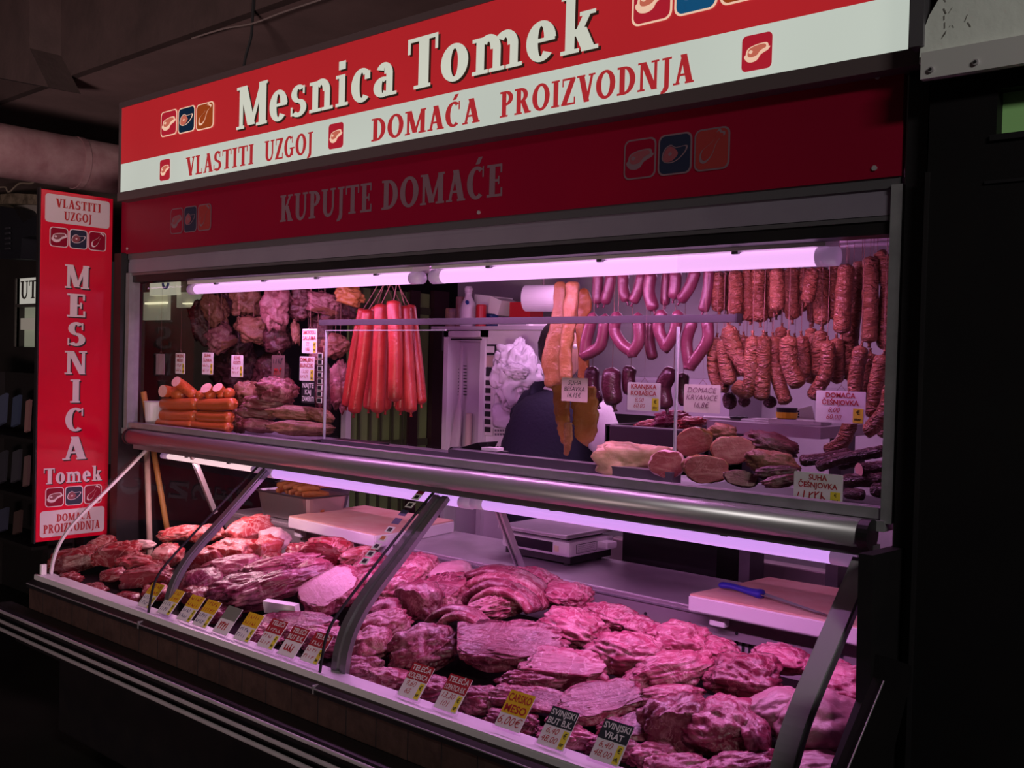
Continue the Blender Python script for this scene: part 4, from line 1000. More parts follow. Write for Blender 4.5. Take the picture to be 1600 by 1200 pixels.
# rolled flank: nested bands bent over each other
def flap(name, pts, r, flat, mats, label, cat, grp, seed=0, wav=.3, off=.0):
    q = []
    for (x, y) in pts:
        p = pile(x, y); q.append(p)
    y0 = sum(p.y for p in q)/len(q)
    q = [at(x, y, y0+off) for x, y in pts]
    s = dep(q[0])/FPX; L = plen(q); n = 40; sp = spline(q, n)
    b2 = B(); tube(b2, sp, ends(n, r*s, L), 16, flat*.42, (0, 1, .15), nz=wav, nf=2.2, seed=seed)
    return tag(obj(name, b2, mats, smooth=True), label, cat, grp)
G_ = 'bands of the rolled flank'
OUT = [(702, 960), (706, 930), (730, 904), (766, 891), (806, 898), (840, 918), (862, 950)]
def inner(k, dy): return [(782+(x-782)*k, 962+(y-962)*k+dy) for x, y in OUT]
for k, (f, dy, r, m, lab) in enumerate(((1.0, 0, 8, veald, 'outermost dark band of the rolled flank'), (.87, 1, 7.5, veal, 'second pale band of the rolled flank'), (.72, 2, 8, veald, 'third band of the rolled flank, dark'), (.58, 3, 7, veal, 'fourth pale band of the rolled flank'))):
    flap('flank_band', inner(f, dy), r, 5.5-.8*k, [m], lab, 'flank', G_, k+1, .2, .05-.022*k)
piece('V', 776, 950, 84, 40, 12, 'meat lump wrapped in the middle of the rolled flank', 77.7, .01, ())
flap('flank_band', [(668, 978), (684, 960), (712, 952), (744, 964), (770, 986)], 7.5, 4.5, [veald], 'separate dark curved flap left of the rolled flank', 'flank', G_, 4, .2, -.01)
flap('flank_band', [(684, 984), (698, 968), (718, 962), (742, 973), (758, 988)], 7.5, 3.6, [veal], 'pale flap tucked under the separate curved one', 'flank', G_, 5, .2, -.03)
bm = B(); c = pile(440, 950); obox(bm, c+V((0, 0, .0)), (1, .28, 0), (0, 1, .3), (0, -.2, 1), .13, .02, .04); o = obj('plastic_divider', bm, whitep)
tag(o, 'white plastic divider upright between the purple fillet and the pink slab', 'divider')
bm = B(); c = pile(1096, 1080); obox(bm, c-V((0, 0, .04)), (1, .1, 0), (0, 1, .3), (0, -.3, 1), .17, .05, .05); o = obj('meat_tray', bm, dark)
tag(o, 'black tray edge showing in the gap between pork pieces', 'tray')

# ------------------------------------------------------------ price cards
def card(name, c, wd, ht, tilt, label, group, head=None, base=paper, lines=(), price=(), stick=True, hh=.42, yaw=0.0, hcol=whiteink, seed=0, holder=False, plain=False, pin=redink):
    """card on its own plane: header band with print, written price below, small yellow sticker"""
    t = math.radians(tilt); Xa = V((math.cos(yaw), math.sin(yaw), 0)); Ya = V((-math.sin(yaw)*math.sin(t), math.cos(yaw)*math.sin(t), math.cos(t))); Za = Xa.cross(Ya)
    M = Matrix.Identity(4)
    for i in range(3): M[i][0], M[i][1], M[i][2], M[i][3] = Xa[i], Ya[i], Za[i], c[i]
    o = thing(name, c, label, 'price card', group)
    bm = B(); prism(bm, [M @ V((x, y, -.0015)) for x, y in rrect(-wd/2, 0, wd/2, ht, .003, 2)], Za*.0015); obj('card', bm, base, o)
    if holder:
        bm = B(); prism(bm, [M @ V((x, y, -.004)) for x, y in rrect(-wd/2-.006, -.006, wd/2+.006, ht+.008, .004, 2)], Za*.002); obj('holder', bm, clear, o)
    y1 = ht*(1-hh)
    if head: bm = B(); poly(bm, M, _R(-wd/2, y1, wd/2, ht), 0, .0003); obj('header', bm, head, o)
    bm = B(); n = len(lines)
    for i, s in enumerate(lines):
        hgt = ht*hh/(n+.25)*.74; y = ht-ht*hh*(i+1)/(n+.12)+.02*ht
        if s.startswith('~'): scribble(bm, M, 0, y, wd*.78, hgt, 0, seed+i, .0008)
        else: sans(bm, M, s, 0, y, wd*.9, hgt, 0, .0008, off=.02)
    if bm.verts: obj('lettering', bm, hcol, o)
    else: bm.free()
    if price:
        bm = B(); n = len(price); ph = y1*.84/n
        for i, s in enumerate(price):
            y = y1-ph*(i+1)+ph*.12; xc = -wd*.12 if stick else 0
            if s.startswith('~'): scribble(bm, M, xc, y, wd*.6, ph*.7, 0, seed+7+i, .0008)
            else: sans(bm, M, s, xc, y, wd*(.66 if stick else .9), ph*.74, 0, .0008, shear=.25, off=-.004)
        obj('price', bm, pin, o)
    if stick:
        bm = B(); poly(bm, M, _R(wd*.26, ht*.03, wd*.46, y1*.92), 0, .0005); so = obj('sticker', bm, ystick, o)
        bm = B(); sans(bm, M, '€', wd*.36, y1*.56, wd*.12, y1*.26, 0, .0009); scribble(bm, M, wd*.36, y1*.16, wd*.13, y1*.2, 0, seed+3, .0009); obj('currency', bm, ink, so)
    return o
GC = 'price cards along the front of the case'
def front_card(px, py, *a, **k): 
    c = at(px, py, 1.812); c.z = max(c.z, .7265); return card('price_card', c, .078, .094, 40, *a, yaw=.0, holder=True, **k)
FC = [
 (223, 950, yellow, ('~', '~'), ('~', '~'), 'yellow and white price card farthest left along the front glass', 1),
 (254, 962, yellow, ('~', '~'), ('~', '~'), 'yellow price card just right of the first glass joint', 1),
 (285, 971, yellow, ('~', '~'), ('~', '~'), 'yellow price card second to the right of the first glass joint', 1),
 (310, 984, yellow, ('~', '~'), ('~', '~'), 'yellow price card left of the faded grey card', 1),
 (342, 994, greyc, (), ('~',), 'faded grey price card between two yellow ones', 0),
 (375, 1004, yellow, ('~', '~'), ('~', '~'), 'yellow price card left of the first red card', 1),
 (412, 1012, redc, ('TELEĆI', '~'), ('~', '~'), 'red headed price card next to the last yellow one', 1),
 (445, 1026, redc, ('TELEĆI', 'BUT B.K.'), ('~',), 'red card reading BUT B.K. before the broad pink slab', 0),
 (481, 1035, redc, ('TELEĆI', '~'), ('~', '~'), 'red headed price card half behind the middle strut', 1),
 (636, 1090, redc, ('TELEĆA', 'KOLJENICA'), ('9,60', '65'), 'red card reading TELEĆA KOLJENICA', 1),
 (694, 1110, redc, ('TELEĆA', 'LOPATICA B.K.'), ('13,30', '101'), 'red card reading TELEĆA LOPATICA B.K.', 1),
 (791, 1139, yellow, ('CARSKO', 'MESO'), ('6,00€',), 'yellow card reading CARSKO MESO 6,00€', 0),
 (858, 1170, darkc, ('SVINJSKI', 'BUT B.K.'), ('6,40', '48,00'), 'dark card reading SVINJSKI BUT B.K.', 1),
 (942, 1191, darkc, ('SVINJSKI', 'VRAT'), ('6,40', '48,00'), 'dark card reading SVINJSKI VRAT', 1),
]
for i, (px, py, hd, ln, pr, lab, stk) in enumerate(FC):
    front_card(px, py, lab, GC, hd, paper, ln, pr, bool(stk), .48 if 'CARSKO' not in lab else .62, hcol=whiteink if hd in (redc, darkc) else redink, seed=i*9, pin=penb if hd is yellow and 'CARSKO' not in lab else redink)

# ------------------------------------------------------------ sausages and meat hanging in the window
def sausage(name, pts, r, Y, mat, label, cat, group, wr=.05, nf=3.0, seed=0, ends_=(True, True), knot=None, cut=None, hang=False, dy0=0.0):
    if name in ('long_red_sausage', 'purple_sausage', 'blood_sausage', 'brown_sausage'): Y += .07; hang = name != 'long_red_sausage'
    k = len(pts)-1
    q = [at(x, y, Y + (dy0 if i == 0 else 0)) for i, (x, y) in enumerate(pts)]
    s = dep(q[0])/FPX; R = r*s; L = plen(q); n = max(10, min(60, int(L/(R*.42)))); sp = spline(q, n); rad = ends(n, R, plen(sp), *ends_)
    b2 = B(); tube(b2, sp, rad, 14, nz=wr, nf=nf, seed=seed, endmi=1 if cut else None)
    o = obj(name, b2, [mat, cut] if cut else mat, smooth=True)
    if cut:
        for p in o.data.polygons:
            if p.material_index == 1: p.use_smooth = False
    tag(o, label, cat, group)
    if hang:
        bk = B(); p0 = min(sp, key=lambda p: -p.z); tube(bk, [p0-V((0, 0, R*.4)), p0+V((0, 0, .01)), V((p0.x, p0.y, 2.061))], .0009, 5); obj('string', bk, stringm, o)
    if knot:
        for e, dr in ((sp[0], (sp[0]-sp[1])), (sp[-1], (sp[-1]-sp[-2])))[{'a': slice(0, 1), 'b': slice(1, 2), 'ab': slice(0, 2)}[knot]]:
            dr.normalize(); bk = B(); tube(bk, [e-dr*R*.25, e+dr*R*.1, e+dr*R*.35, e+dr*R*.6], [R*.30, R*.2, R*.16, R*.26], 8); obj('casing_end', bk, mat, o, smooth=True)
    return o
# rails they hang on
for (x0, x1, nm, lab) in ((-1.95, -.9, 'sausage_rail', 'steel rail carrying the purple and brown sausages'), (-4.05, -2.5, 'ham_rail', 'steel rail carrying the smoked hams and red sausages')):
    bm = B()
    for y in (2.60, 2.68, 2.79): tube(bm, [V((x0, y, 1.955)), V((x1, y, 1.955))], .007, 10)
    o = obj(nm, bm, steel, smooth=True); tag(o, lab, 'rail')
    bm = B()
    for x in (x0+.1, (x0+x1)/2, x1-.1): bar(bm, (x, 2.60, 1.962), (x, 2.60, 2.062), .01, .01, (1, 0, 0)); bar(bm, (x, 2.68, 1.962), (x, 2.68, 2.062), .01, .01, (1, 0, 0)); bar(bm, (x, 2.79, 1.962), (x, 2.79, 2.062), .01, .01, (1, 0, 0)); bar(bm, (x, 2.59, 1.966), (x, 2.80, 1.966), .01, .006)
    obj('bracket', bm, alud, o)
# red long sausages
RS = [((614, 470), (607, 520), (602, 642), 9.5, 2.77), ((629, 478), (630, 560), (626, 643), 9.5, 2.75), ((568, 482), (556, 540), (541, 636), 8.5, 2.68),
      ((589, 478), (582, 560), (576, 640), 9.5, 2.72), ((640, 476), (649, 545), (658, 632), 9.5, 2.66), ((576, 483), (567, 560), (553, 646), 11, 2.62),
      ((633, 477), (637, 560), (642, 645), 10.5, 2.61), ((596, 474), (593, 560), (590, 646), 11.5, 2.6), ((615, 469), (618, 540), (617, 628), 11.5, 2.55)]
RSL = ['rear one in the middle of the bunch', 'rear one right of the middle', 'farthest left of the bunch', 'rear one between the second and third', 'farthest right of the bunch',
       'thick front one on the left', 'thick front one on the right', 'thick front one left of the middle', 'front one in the middle, hanging highest']
for k, (a, b, c, r, Y) in enumerate(RS):
    o = sausage('long_red_sausage', (a, b, c), r, Y, red_s, 'long straight red sausage, '+RSL[k], 'sausage', 'bunch of long red sausages', .035, 1.5, k, knot='b')
    bm = B(); p0 = at(a[0], a[1]+1, Y+.07); p1 = V((at(610, 440, 2.62).x+(k-4)*.012, 2.62, 1.95)); tube(bm, spline([p0, p0.lerp(p1, .5)+V((0, 0, -.006)), p1], 8), .0022, 5); obj('string', bm, stringm, o)
# purple sausages
PU = [(((936, 425), (934, 450), (934, 476)), 9, 2.58), (((956, 425), (952, 450), (944, 476)), 9, 2.57), (((974, 425), (974, 450), (980, 472)), 9, 2.58), (((1004, 425), (998, 452), (988, 474)), 9, 2.57),
      (((1018, 425), (1014, 455), (1022, 486)), 10, 2.56), (((1042, 425), (1040, 450), (1039, 478)), 8, 2.60), (((1056, 422), (1055, 445), (1052, 468)), 9.5, 2.57), (((1088, 420), (1078, 448), (1062, 472)), 9.5, 2.57), (((1108, 418), (1106, 455), (1098, 488)), 9, 2.58),
      (((928, 488), (917, 530), (914, 553), (914, 554), (926, 549), (940, 535), (946, 490)), 9.5, 2.52), (((966, 487), (960, 515), (972, 538), (987, 549), (988, 550), (999, 530), (996, 488)), 9.5, 2.52),
      (((1016, 500), (1015, 535), (1021, 562)), 9, 2.58), (((1036, 484), (1029, 512), (1040, 540), (1041, 541), (1054, 520), (1060, 484)), 9.5, 2.51),
      (((1084, 500), (1073, 532), (1077, 571), (1078, 572), (1092, 554), (1106, 528), (1104, 496)), 9.5, 2.53)]
for k, (p, r, Y) in enumerate(PU):
    up = k < 9
    lab = ('%s smooth purple sausage from the left in the row under the lamp' % ORD[k]) if up else ['purple sausage loop nearest the hanging bacon fat', 'second purple sausage loop from the bacon fat', 'shaded purple sausage behind the middle loops', 'purple sausage loop behind the screen edge', 'purple sausage loop next to the brown sausages'][k-9]
    o = sausage('purple_sausage', p, r, Y, purple_s, lab, 'sausage', 'smooth purple sausages', .03, 1.5, k+20, knot='b' if up else None)
BL = [(((926, 572), (925, 605), (934, 632)), 12, 2.6), (((957, 574), (955, 605), (960, 634)), 15, 2.56), (((986, 572), (982, 590), (984, 618)), 11, 2.6), (((1053, 576), (1036, 605), (1042, 640)), 13, 2.6), (((1068, 582), (1066, 610), (1072, 634)), 10, 2.66)]
for k, (p, r, Y) in enumerate(BL):
    sausage('blood_sausage', p, r, Y, blood_s, 'dark blood sausage hanging low, %s from the left' % ORD[k], 'sausage', 'dark blood sausages', .04, 1.6, k+50, knot='b')
# brown sausages: upper row, lower row
BU = [((1126, 424), (1122, 455), (1124, 488), 10.5), ((1149, 422), (1150, 460), (1148, 492), 10.5), ((1168, 420), (1169, 462), (1172, 502), 8.5), ((1186, 419), (1186, 465), (1188, 504), 11), ((1201, 420), (1202, 460), (1204, 498), 7.5),
      ((1214, 418), (1215, 455), (1214, 486), 10.5), ((1237, 417), (1237, 460), (1238, 500), 10), ((1256, 418), (1256, 440), (1254, 458), 8), ((1270, 418), (1266, 450), (1260, 474), 9.5), ((1283, 416), (1283, 465), (1285, 508), 11), ((1304, 414), (1303, 460), (1304, 500), 8.5),
      ((1323, 412), (1318, 465), (1315, 522), 11.5), ((1347, 408), (1336, 470), (1322, 585), 11.5), ((1360, 400), (1360, 470), (1358, 536), 11), ((1371, 394), (1382, 412), (1384, 450), 10), ((1396, 396), (1387, 460), (1381, 528), 11)]
for k, (a, b, c, r) in enumerate(BU):
    pts = (a, b, c) if k != 15 else (a, b, c, (1390, 536))
    sausage('brown_sausage', pts, r*1.13, 2.60-.035*(k % 3)+(.06 if k in (2, 4, 7, 10, 14) else 0), brown_s, 'wrinkled brown sausage, %s from the left in the upper row' % ORD[k], 'sausage', 'wrinkled brown sausages in the upper row', .14, 3.4, k+70, knot='b')
BW = [(((1120, 526), (1114, 562), (1121, 598), (1138, 606)), 9, 2.56), (((1130, 530), (1134, 568), (1141, 602)), 10.5, 2.54), (((1138, 508), (1146, 540), (1164, 572), (1172, 584)), 11.5, 2.53), (((1162, 524), (1164, 555), (1160, 580)), 8.5, 2.60),
      (((1176, 524), (1174, 585), (1166, 612), (1148, 600)), 10.5, 2.50), (((1193, 524), (1192, 575), (1189, 626)), 11, 2.51), (((1208, 526), (1214, 585), (1229, 632)), 10, 2.54), (((1232, 524), (1234, 570), (1249, 606)), 12, 2.50), (((1222, 510), (1218, 545), (1222, 580)), 8, 2.62),
      (((1252, 524), (1256, 560), (1256, 592)), 9.5, 2.57), (((1267, 512), (1268, 555), (1268, 600)), 8.5, 2.63), (((1283, 516), (1280, 550), (1278, 588)), 9.5, 2.58), (((1293, 532), (1291, 580), (1268, 624)), 10, 2.52), (((1307, 528), (1309, 560), (1307, 600)), 9.5, 2.57),
      (((1346, 540), (1337, 590), (1334, 640), (1316, 690), (1290, 706)), 10.5, 2.52), (((1360, 552), (1362, 590), (1358, 628)), 11, 2.58), (((1381, 554), (1370, 600), (1364, 655)), 11.5, 2.48), (((1393, 598), (1384, 640), (1362, 668), (1352, 674)), 11, 2.44), (((1386, 660), (1380, 672), (1372, 680)), 10, 2.5)]
for k, (p, r, Y) in enumerate(BW):
    sausage('brown_sausage', p, r*1.13, Y, brown_s, 'wrinkled brown sausage, %s from the left in the lower row' % ORD[k], 'sausage', 'wrinkled brown sausages in the lower row', .15, 3.6, k+100, knot='a')
for k, (x, y, x2, y2, r) in enumerate(((1138, 612, 1142, 640, 11), (1164, 618, 1162, 636, 10), (1203, 618, 1203, 638, 11))):
    sausage('brown_sausage', ((x, y), (x2, y2)), r, 2.62, dark_s, 'dark sausage end peeping out low behind the lower row, %s from the left' % ORD[k], 'sausage', 'dark sausage ends below the lower row', .08, 3, k+130)

for k in range(11):
    x = 1136+k*19; y = 486+(k*37 % 20); sausage('brown_sausage', ((x, 424-k*.8), (x+2, 455), (x+1, y)), 9.5, 2.72, brown_s, 'shaded brown sausage behind the upper row, %s from the left' % ORD[k], 'sausage', 'brown sausages behind the upper row', .14, 3.4, k+150, knot='b')
for k in range(10):
    x = 1132+k*22; y = 588+(k*53 % 26); sausage('brown_sausage', ((x, 522+(k*29 % 14)), (x+3, 555), (x-2, y)), 10, 2.70, brown_s, 'shaded brown sausage behind the lower row, %s from the left' % ORD[k], 'sausage', 'brown sausages behind the lower row', .14, 3.4, k+170, knot='a')
# hanging bacon fat
def strap(name, pts, wpx, Y, flat, mats, label, cat, group, seed=0, wav=.25, ex=False, nf=1.6):
    q = [at(x, y, Y) for x, y in pts]; s = dep(q[0])/FPX; n = 34; sp = spline(q, n)
    wv = [wpx]*len(pts) if isinstance(wpx, (int, float)) else wpx
    rad = []
    for i in range(n+1):
        t = i/n*(len(wv)-1); j = min(int(t), len(wv)-2); rad.append((wv[j]+(wv[j+1]-wv[j])*(t-j))*s/2)
    rad[0] *= .5; rad[-1] *= .45; rad[1] *= .85; rad[-2] *= .85
    b2 = B(); tube(b2, sp, rad, 22, flat, (0, 1, .02), nz=wav, nf=nf, seed=seed); return tag(obj(name, b2, mats, smooth=True), label, cat, group)
GL = 'slabs of bacon fat hanging in the window'
strap('bacon_fat', [(876, 440), (872, 500), (862, 560), (866, 606)], [22, 26, 38, 30], 2.63, .42, [lard], 'wide tan slab of bacon fat on the left, hanging highest', 'bacon fat', GL, 1, .22)
strap('bacon_fat', [(896, 440), (890, 500), (884, 560), (890, 618)], [26, 26, 24, 26], 2.58, .6, [lard], 'folded tan slab of bacon fat hanging in the middle', 'bacon fat', GL, 2, .3)
strap('bacon_fat', [(908, 452), (914, 472), (908, 500), (912, 570), (910, 618)], [16, 26, 22, 20, 20], 2.66, .5, [lardd], 'narrow amber slab of bacon fat hanging on the right', 'bacon fat', GL, 3, .3)
strap('bacon_fat', [(876, 600), (878, 640), (882, 670), (884, 694)], [34, 30, 28, 16], 2.55, .3, [lardd], 'amber lower slab of bacon fat behind the brown card, left strip', 'bacon fat', GL, 4, .25)
strap('bacon_fat', [(908, 606), (914, 640), (914, 672), (906, 690)], [50, 50, 44, 26], 2.56, .22, [lardd], 'broad amber lower slab of bacon fat behind the brown card', 'bacon fat', GL, 5, .25)
strap('bacon_fat', [(888, 660), (888, 686), (884, 712)], [16, 18, 8], 2.54, .3, [lard], 'pointed tip of bacon fat hanging lowest', 'bacon fat', GL, 6, .25)

# smoked hams, upper left
GH = 'smoked hams hanging on the left'
HM = [(314, 505, 34, 66, 12, 'D', 2.85, 'dark lean ham farthest left, turned away'), (338, 487, 38, 62, 24, 'T', 2.72, 'long tan rinded ham second from the left, slanting'),
      (345, 530, 46, 44, 24, 'P', 2.70, 'pale cut ham with a slanting lower edge under the long tan one'), (385, 468, 50, 52, -4, 'T', 2.70, 'squared tan ham in the middle of the upper row'),
      (350, 470, 28, 40, 20, 'P', 2.80, 'lilac ham edge behind the long tan one'), (396, 514, 58, 42, -10, 'T', 2.68, 'rounded tan ham below the squared one'),
      (432, 478, 46, 76, -4, 'P', 2.64, 'pale wrinkled ham with a pointed lower end, nearest the glass'), (434, 530, 44, 44, 12, 'D', 2.72, 'dark red ham below the pointed pale one'),
      (372, 538, 40, 54, 20, 'D', 2.86, 'dark lean ham in the shade below the squared tan one'), (470, 474, 40, 52, 6, 'D', 2.72, 'dark ham right of the pointed pale one'), (462, 520, 14, 36, 4, 'T', 2.70, 'narrow tan strip of ham hanging beside the white cards'),
      (507, 474, 50, 34, -14, 'P', 2.74, 'pale frayed ham above the left end of the metal rail'), (546, 462, 46, 30, -12, 'A', 2.76, 'amber ham end beside the red sausage strings'), (530, 482, 50, 50, 0, 'D', 2.84, 'dark ham behind the left end of the metal rail'),
      (524, 540, 44, 36, 24, 'T', 2.74, 'tan ham with a bright edge left of the red sausages'), (500, 524, 40, 60, 0, 'D', 2.82, 'dark ham in the shade behind the upper white card'), (496, 556, 24, 26, 0, 'P', 2.74, 'small pale ham end right of the lower white card'),
      (368, 582, 66, 76, 0, 'D', 2.9, 'large dark wrapped ham low behind the sausage stack'), (424, 584, 56, 66, 0, 'D', 2.84, 'dark speckled ham low behind the bacon stack'), (530, 602, 30, 82, 0, 'S', 2.76, 'long dark bacon slab hanging left of the red sausages'), (505, 610, 26, 90, 0, 'D', 2.86, 'shaded narrow slab hanging behind the screen edge')]
HMM = {'D': [smokedd], 'T': [smoked, smokedp], 'P': [smokedp, smoked], 'A': [lardd], 'S': [bacon]}
for k, (x, y, w_, h, rot, m, Y, lab) in enumerate(HM):
    o = pblob('smoked_ham', x, y, w_, h, Y, HMM[m], k+200, rot, .62, sub=4, rough=.34, fold=.28, freq=1.5, cuts=[(.2, -1, .5, .72)] if k in (2, 11) else ())
    bm = B(); c = at(x, y, Y); tube(bm, [c+V((0, 0, .02)), V((c.x, c.y, 2.06))], .0015, 5); obj('string', bm, stringm, o)
    tag(o, lab, 'ham', GH)

# sausage stack, bottom left
GS = 'orange sausages stacked at the left'
for k, (x0, x1, y0, y1, r, Y, lab) in enumerate(((254, 310, 631, 631, 9.5, 2.315, 'top row, left link'), (312, 367, 632, 631, 9.5, 2.315, 'top row, right link'), (253, 308, 648, 650, 9, 2.305, 'middle row, left link'),
        (310, 362, 650, 652, 9, 2.305, 'middle row, right link'), (247, 304, 662, 664, 8.5, 2.295, 'bottom row, left link'), (303, 360, 664, 668, 8.5, 2.295, 'bottom row, right link'))):
    sausage('orange_sausage', ((x0, y0), ((x0+x1)/2, (y0+y1)/2+1), (x1, y1)), r, Y, orange_s, 'smooth orange sausage lying in the stack, '+lab, 'sausage', GS, .02, 1, k+300, knot='ab')
for k, (p, r, Y, ea, eb, lab) in enumerate(((((275, 596), (290, 606), (304, 618)), 8.5, 2.335, False, True, 'cut orange sausage pointing up, pale face topmost of the stack'), (((254, 611), (270, 613), (284, 617)), 9.5, 2.325, False, True, 'cut orange sausage at the left with a pale round face'),
        (((282, 616), (296, 618), (308, 618)), 8, 2.395, True, True, 'orange sausage piece behind the two cut ones'), (((311, 611), (313, 617), (314, 624)), 8.5, 2.335, True, True, 'orange sausage end with a tied tip in the stack'), (((322, 606), (328, 614), (332, 624)), 9.5, 2.335, False, True, 'upright orange stump with a pale cut top, left one'),
        (((340, 605), (346, 613), (350, 624)), 8.5, 2.355, False, True, 'upright orange stump with a pale cut top, right one'), (((357, 606), (358, 614), (360, 622)), 9.5, 2.345, True, True, 'rounded orange sausage end at the right of the stack'))):
    sausage('orange_sausage', p, r, Y, orange_s, lab, 'sausage', GS, .02, 1, k+320, (ea, eb), cut=None if ea else cutpale, dy0=0 if ea else (-.05 if k < 3 else -.022))
# bacon stack
GB = 'smoked bacon stacked beside the orange sausages'
for k, (x, y, w_, h, rot, Y, ms, lab) in enumerate(((434, 610, 68, 38, -6, 2.42, [bacon, bacon], 'layered smoked bacon topmost of the stack'), (386, 616, 38, 42, 4, 2.44, [smoked, lard], 'tan rounded ham end at the upper left of the bacon stack'), (420, 630, 80, 22, -4, 2.41, [bacon, bacon], 'flat dark bacon piece second in the stack'),
        (402, 645, 62, 24, -8, 2.40, [smokedp, bacon], 'pale streaked bacon slab left in the third layer'), (464, 646, 96, 22, -3, 2.42, [smoked, smoked], 'long brown bacon roll right in the third layer'), (372, 658, 24, 38, 0, 2.40, [smoked, smoked], 'rounded brown bacon end at the lower left of the stack'), (402, 665, 62, 22, -4, 2.38, [bacon, smokedp], 'dark streaked bacon slab at the bottom of the stack'), (470, 669, 110, 22, -3, 2.40, [smoked, smoked], 'long brown bacon slab lowest of the stack'), (502, 650, 42, 22, -20, 2.47, [smoked, smokedd], 'brown bacon end lying behind the screen edge'))):
    o = pblob('smoked_bacon', x, y, w_, h, Y, ms, k+400, rot, 1.0, sub=4, rough=.2, fold=.25, box_=2.6); tag(o, lab, 'bacon', GB)
# cured meat, bottom right
GC2 = 'cured meat lying at the right of the window'
CU = [(992, 719, 128, 50, -3, 2.42, [lardp, lardp], .9, (), 'pale block of lard lying behind the screen'), (1130, 675, 44, 26, -10, 2.50, [smoked, smoked], .8, (), 'crumpled tan ham rind behind the cut loins'), (1204, 696, 90, 40, -14, 2.48, [smokedd, smokedd], .8, (), 'dark smoked loin end behind the right cut face'),
      (1084, 690, 60, 44, 14, 2.44, [lard, loin], 1.2, [(-.35, -.1, 1, .30)], 'cured loin with a red cut face, upper left one'), (1144, 703, 68, 44, 4, 2.40, [lard, loin], 1.2, [(-.1, .1, 1, .30)], 'cured loin with a red cut face, upper right one'), (1042, 725, 56, 44, -8, 2.36, [fatm, loin], 1.1, [(-.3, .05, 1, .3)], 'cured loin with a white rim left of the big cut face'), (1102, 733, 74, 44, -4, 2.35, [lard, loin], 1.1, [(-.05, .05, 1, .30)], 'largest red cut loin at the front of the window'),
      (1206, 722, 84, 36, -10, 2.38, [smoked, smokedd], .9, (), 'tan and dark smoked neck lying right of the cut loins'), (1158, 748, 56, 26, -12, 2.33, [smokedd, smokedp], .9, [(-.2, .3, 1, .4)], 'small smoked piece with a red and white cut at the front'), (1214, 738, 70, 22, 4, 2.35, [smokedd, smokedd], .9, (), 'black smoked strip under the tan neck'), (1220, 752, 56, 20, 10, 2.32, [smokedd, smoked], .9, (), 'dark smoked end left of the lower right card')]
for k, (x, y, w_, h, rot, Y, ms, th, cuts, lab) in enumerate(CU):
    o = pblob('cured_meat', x, y, w_, h, Y, ms, k+500, rot, th, sub=4, rough=.12 if cuts else .22, fold=.03 if cuts else .2, box_=2.3 if k else 5, cuts=cuts); tag(o, lab, 'cured meat', GC2)
DS = [(((1250, 720), (1290, 716), (1330, 708)), 9, 2.42, 0), (((1276, 730), (1320, 716), (1384, 704)), 9, 2.38, 0), (((1342, 734), (1366, 732), (1388, 730)), 11, 2.36, 1), (((1316, 752), (1350, 750), (1388, 750)), 11, 2.34, 0), (((1360, 764), (1374, 766), (1388, 768)), 12, 2.32, 0), (((1318, 770), (1336, 772), (1352, 774)), 9, 2.31, 0), (((1308, 728), (1330, 722), (1350, 716)), 9, 2.46, 0)]
for k, (p, r, Y, c) in enumerate(DS):
    sausage('dried_sausage', p, r, Y, dark_s, 'shrivelled dark dried sausage in the lower right corner, '+['tip farthest left', 'long upper one', 'one with a pale cut end', 'lower middle one', 'thick one at the window frame', 'lowest one beside the card', 'one lying at the back'][k], 'sausage', 'dried dark sausages in the lower right corner', .16, 3.5, k+600, (not c, True), cut=cutpale if c else None, dy0=-.03 if c else 0)
bm = B(); box(bm, -1.45, -.9, 2.285, 2.30, 1.277, 1.29); box(bm, -1.45, -.9, 2.285, 2.6, 1.277, 1.281); o = obj('black_tray', bm, blackp); tag(o, 'flat black tray under the dried sausages', 'tray')

# cards in the window
GW = 'price cards in the window'
def wcard(px, py, wpx, hpx, Y, *a, **k):
    c = at(px, py+hpx/2, Y); s = dep(c)/FPX
    o = card('price_card', c, wpx*s*1.22, hpx*s, 0, *a, **k)
    if py < 700:
        b2 = B(); t = c+V((0, 0, hpx*s)); tube(b2, [t+V((-.012, .003, 0)), t+V((0, .003, .014)), t+V((.012, .003, 0))], .0007, 5); tube(b2, [t+V((0, .003, .014)), V((t.x, t.y+.003, 2.058))], .0003, 4); obj('hanging_wire', b2, stringm, o)
    return o
MB = redink
wcard(250, 569, 20, 32, 2.42, 'dim unprinted card farthest left in the window', GW, base=P('dim_card', (.36, .24, .26), .6), lines=(), price=(), stick=False, holder=True)
wcard(281, 568, 22, 32, 2.42, 'white card reading DIMLJENO MESO', GW, lines=('DIMLJENO', 'MESO'), price=('~', '~'), hcol=MB, seed=1, hh=.46, holder=True)
wcard(324, 568, 25, 34, 2.42, 'white card reading SUHA ŠUNKA', GW, lines=('SUHA', 'ŠUNKA'), price=('~', '~'), hcol=MB, seed=2, hh=.46, holder=True)
wcard(370, 572, 26, 34, 2.42, 'white card reading SUHE KOSTI', GW, lines=('SUHE', 'KOSTI'), price=('~', '~'), hcol=MB, seed=3, hh=.46, holder=True)
wcard(434, 574, 27, 38, 2.42, 'unlit kraft card seen from behind above the bacon', GW, base=P('back_card', (.13, .07, .06), .7), lines=('~',), price=('~',), stick=False, hcol=ink, seed=4, holder=True)
wcard(483, 533, 30, 38, 2.42, 'white card reading SAMOBORSKA SALAMA', GW, lines=('SAMOBORSKA', 'SALAMA'), price=('22', '166'), hcol=MB, seed=5, hh=.5, holder=True)
wcard(479, 576, 30, 38, 2.42, 'white card reading DIMLJENI BUNCEK', GW, lines=('DIMLJENI', 'BUNCEK'), price=('13,50', '~'), hcol=MB, seed=6, hh=.5, holder=True)
